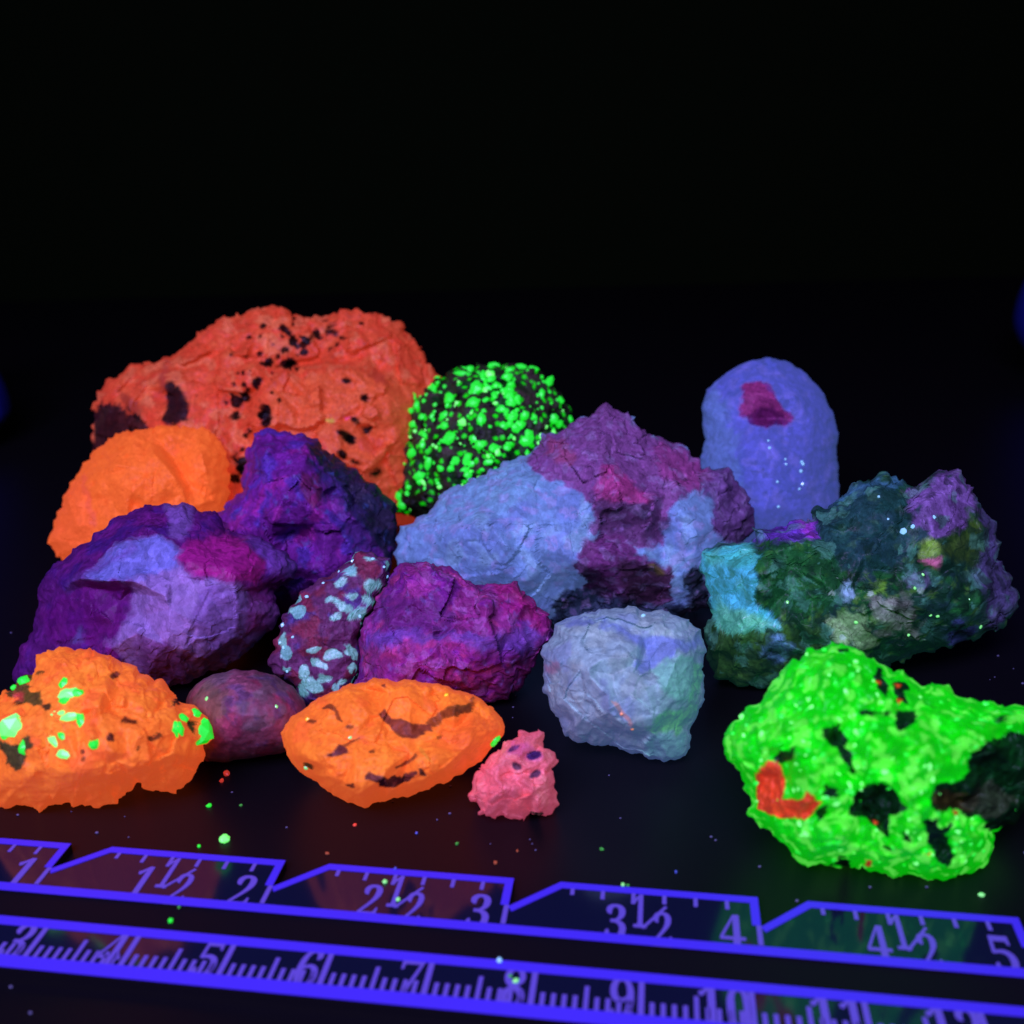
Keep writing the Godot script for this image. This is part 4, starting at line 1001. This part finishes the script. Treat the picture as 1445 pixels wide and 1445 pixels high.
func green_rock() -> void:
	var X := func(a: Array) -> PackedVector2Array: return crop(1000, 880, 3.247, a)
	var o := {name = "green_glowing_rock", label = "big vivid green glowing rock with black pockets and one orange patch, front right", category = "rock",
		outline = V([1025,1046,1026,1034,1034,1018,1046,1006,1062,999,1083,982,1092,962,1102,951,1120,929,1145,914,1172,909,1200,914,1240,935,1277,951,1296,966,1339,972,1370,988,1416,994,1445,995,1485,1000,1506,1040,1490,1095,1455,1140,1431,1166,1400,1176,1396,1206,1376,1228,1348,1240,1308,1243,1283,1234,1259,1234,1222,1225,1197,1222,1166,1222,1136,1219,1114,1203,1083,1176,1059,1148,1055,1123,1052,1102,1034,1086,1028,1068]),
		foot = Vector2(1290, 1246), front = 1.5, back = 1.2, round = 3.4, rim = 0.5, mid = Vector2(1230, 1085), segs = 460, rings = 130, ragged = 0.045,
		ridges = [[1150,950,0.62],[1100,1000,0.72],[1060,1045,0.62],[1200,960,0.66],[1170,1030,0.92],[1120,1060,0.9],[1180,1040,0.7],[1186,1034,0.62],[1195,1050,0.7],[1220,1060,1.0],[1260,1000,0.72],[1300,1050,0.98],[1350,1020,0.74],[1150,1090,0.98],[1085,1110,0.6],[1100,1135,0.66],[1130,1140,0.8],[1230,1125,0.7],[1245,1150,0.66],[1210,1145,0.7],[1130,1175,0.9],[1190,1180,0.98],[1270,1200,0.9],[1300,1150,0.95],[1350,1130,0.6],[1400,1090,0.5],[1430,1050,0.48],[1440,1010,0.55],[1330,1190,0.6],[1370,1190,0.85],[1350,1220,0.75],[1400,1030,0.62],[1340,1070,0.8],[1260,1105,0.92]],
		bumps = [0.16, 1.1, 0.05, 5.0, 0.15, 3.6, 0.14, 2.6], facets = [160, 0.16], color = T(12, 232, 14),
		paint = [["n", T(60, 240, 40), 1.6, 0.05, 0.4, 0.8], ["c", 9.0, 0.48, T(70, 252, 60), 0.8, 3], ["c", 8.0, -0.42, T(4, 130, 16), 0.75], ["g", 4.0, 0.35], ["n", T(6, 120, 16), 3.0, 0.2, 0.45, 0.8]]}
	var k := [T(10, 30, 30), T(20, 48, 34)]
	for poly in [[1050,735,1110,725,1180,690,1200,600,1330,510,1390,490,1460,500,1700,380,1700,900,1400,940,1290,950,1250,890,1150,850,1040,850,1020,800],
			[640,860,680,770,780,725,870,790,915,850,840,880,830,970,720,900], [540,470,590,455,650,540,640,570,560,575,520,520], [860,400,960,410,940,440,905,480,860,470], [990,910,1050,880,1040,940,1110,920,1090,1000,1130,1060,1110,1120,1040,1060,1000,980],
			[525,735,600,745,605,785,540,785], [285,620,330,580,400,560,390,610,320,640], [745,225,790,215,830,290,800,330,770,300], [840,270,900,260,910,370,850,360], [590,575,640,570,660,640,690,690,660,690,630,640], [590,105,625,100,635,130,600,135],
			[690,400,840,400,835,415,700,420], [550,1110,600,1065,660,1080,640,1120], [1310,430,1350,420,1360,460,1320,460], [490,860,560,830,550,870,510,900], [790,1030,840,1035,830,1060], [440,830,490,830,480,870,440,860], [880,960,910,960,930,1000,890,1000]]:
		o.paint.append(patch(X.call(poly), k[0], 0.95, 1, 7.0, 0.0))
	o.paint.append(["s", 1.7, 0.2, T(50, 160, 60), 0.7, 1, X.call([1050,735,1700,380,1700,900,1290,950,1040,850])])
	o.paint.append(patch(X.call([1040,780,1150,760,1250,790,1200,850,1050,850]), T(58, 44, 22), 0.7, 1, 8.0, 0.0))
	o.paint.append(patch(X.call([1150,800,1300,740,1420,800,1330,900,1250,900]), T(58, 66, 62), 0.6, 1, 10.0, 0.0))
	o.paint.append(patch(X.call([222,690,270,625,335,650,350,740,340,795,415,810,445,770,520,818,445,905,320,885,226,852]), T(232, 58, 30), 0.98, 2, 4.0, 0.0))
	for g in [[750,255,800,265,780,285],[850,275,880,280,865,300],[855,345,885,345,870,370],[715,1085,750,1090,740,1115,715,1105],[980,1045,1020,1045,1010,1060],[1120,855,1150,860,1145,885,1125,880],[750,900,780,910,770,930]]:
		o.paint.append(patch(X.call(g), T(190, 70, 20), 0.95, 2, 3.0, 0.0))
	o.parts = [["green_crust", M.green], ["black_matrix", M.dark], ["orange_patch", M.red], ["pale_crust", M.palecrust]]
	specimen(o)
	var holes := []
	for l in o.paint:
		if l[0] == "p": holes.append(l[1])
	var n := 0
	while n < 230:
		var p := Vector2(rng.randf_range(1030, 1445), rng.randf_range(915, 1235))
		if not Geometry2D.is_point_in_polygon(p, o.outline): continue
		var bad := false
		for h in holes:
			if Geometry2D.is_point_in_polygon(p, h): bad = true
		n += 1
		if bad and n % 9: continue
		var s := rng.randf_range(1.6, 5.5) if not bad else rng.randf_range(1.5, 3.0)
		crystal(o, "green_grain", p.x, p.y, s * rng.randf_range(0.8, 1.6), s, M.pale if n % 5 < 2 else M.grain, rng.randf() * 3.0, -0.25)

func crumb(x: float, y: float, r: float, m: Material, label: String, lift := 0.0) -> void:
	var a := on_ground(Vector2(x, y), lift)
	var k: float = (eye - a).dot(-fwd) / F
	var o := put("crumb", chips[rng.randi() % chips.size()], m, self)
	o.rotation.y = rng.randf() * TAU
	o.scale = Vector3(r * rng.randf_range(0.9, 1.5), r * 0.8, r) * k
	o.position = a + Vector3.UP * r * 0.4 * k
	tag(o, label, "crumb", "mineral crumbs on the table and ruler")

func crumbs() -> void:
	var t := 0.0012
	crumb(317, 1186, 8.0, M.pale, "largest bright green mineral crumb lying on the table behind the ruler's 2")
	crumb(295, 1138, 3.6, M.grain, "small green crumb on the table right of the orange rock with green crystals")
	crumb(281, 1195, 3.0, M.grain, "tiny green crumb on the table left of the largest green crumb")
	crumb(320, 1093, 5.5, M.redchip, "small red crumb on the table just below the round pink pebble")
	crumb(313, 1103, 4.0, M.redchip, "dim red crumb touching the small red crumb below the pink pebble")
	crumb(501, 1165, 3.0, M.redchip, "tiny orange crumb on the table below the tip of the almond-shaped stone")
	crumb(462, 1205, 2.6, M.brown, "tiny brown crumb on the table just behind the ruler between 2 and 2 1/2")
	crumb(699, 1218, 3.0, M.brown, "tiny brown crumb on the table just behind the ruler's 3")
	crumb(645, 1191, 2.4, M.dimgreen, "tiny dim green crumb on the table below the small pink rock")
	crumb(588, 1176, 2.4, M.bluechip, "tiny blue crumb on the table between almond stone and ruler")
	crumb(730, 1201, 2.0, M.brown, "tiny brown crumb on the table right of the dim green one")
	crumb(849, 1199, 2.8, M.dimgreen, "tiny dim green crumb on the table below the white knobbly rock")
	crumb(954, 1231, 2.6, M.bluechip, "tiny blue crumb on the table left of the big green rock, near the ruler's 4")
	crumb(340, 1137, 2.2, M.dimgreen, "faint green speck on the table below the round pink pebble")
	crumb(1385, 1264, 4.0, M.glint_green, "green crumb on the table in front of the big green rock")
	crumb(241, 1300, 4.0, M.grain, "green crumb in the black gap between the two ruler scales", t)
	crumb(253, 1281, 2.6, M.dimgreen, "faint green crumb on the ruler's inch base line left of the 2", t)
	crumb(543, 1245, 3.6, M.glint_green, "green crumb on the ruler just above the 2 1/2", t)
	crumb(562, 1270, 3.6, M.glint_green, "green crumb on the ruler's 2 1/2 fraction", t)
	crumb(558, 1226, 2.4, M.bluechip, "faint blue crumb on the ruler's far border above the 2 1/2", t)
	crumb(705, 1356, 4.2, M.glint, "pale cyan crumb on the top line of the centimetre scale near 8", t)
	crumb(720, 1378, 3.4, M.dimgreen, "dim green crumb on the ruler left of the 8 centimetre line", t)
	crumb(728, 1385, 4.0, M.glint_green, "bright pale green crumb beside the dim one at the 8 centimetre mark", t)
	crumb(879, 1249, 3.0, M.glint_green, "green crumb on the ruler's far border above the 3 1/2", t)
	crumb(886, 1250, 2.6, M.dimgreen, "fainter green crumb touching the one above the 3 1/2", t)
	crumb(31, 1376, 3.0, M.dimgreen, "faint green crumb on the table in front of the ruler, lower left corner")

	# fine mineral dust, too small to count
	var dust := MultiMesh.new()
	dust.transform_format = MultiMesh.TRANSFORM_3D
	dust.mesh = chips[2]
	dust.instance_count = 260
	for k in 260:
		var at := Vector3(rng.randf_range(-0.09, 0.09), 0.0, rng.randf_range(-0.17, -0.07))
		var r := rng.randf_range(0.00005, 0.00016)
		dust.set_instance_transform(k, Transform3D(Basis.from_euler(Vector3(0, rng.randf() * TAU, 0)).scaled(Vector3(r * 1.5, r, r)), at + Vector3.UP * r * 0.5))
	var d := MultiMeshInstance3D.new()
	d.name = "mineral_dust"
	d.multimesh = dust
	d.material_override = plain_mat("mineral dust", T(66, 60, 120), 0.7)
	add_child(d, true)
	d.set_meta("kind", "stuff")
	tag(d, "fine pale mineral dust scattered over the black table", "dust")
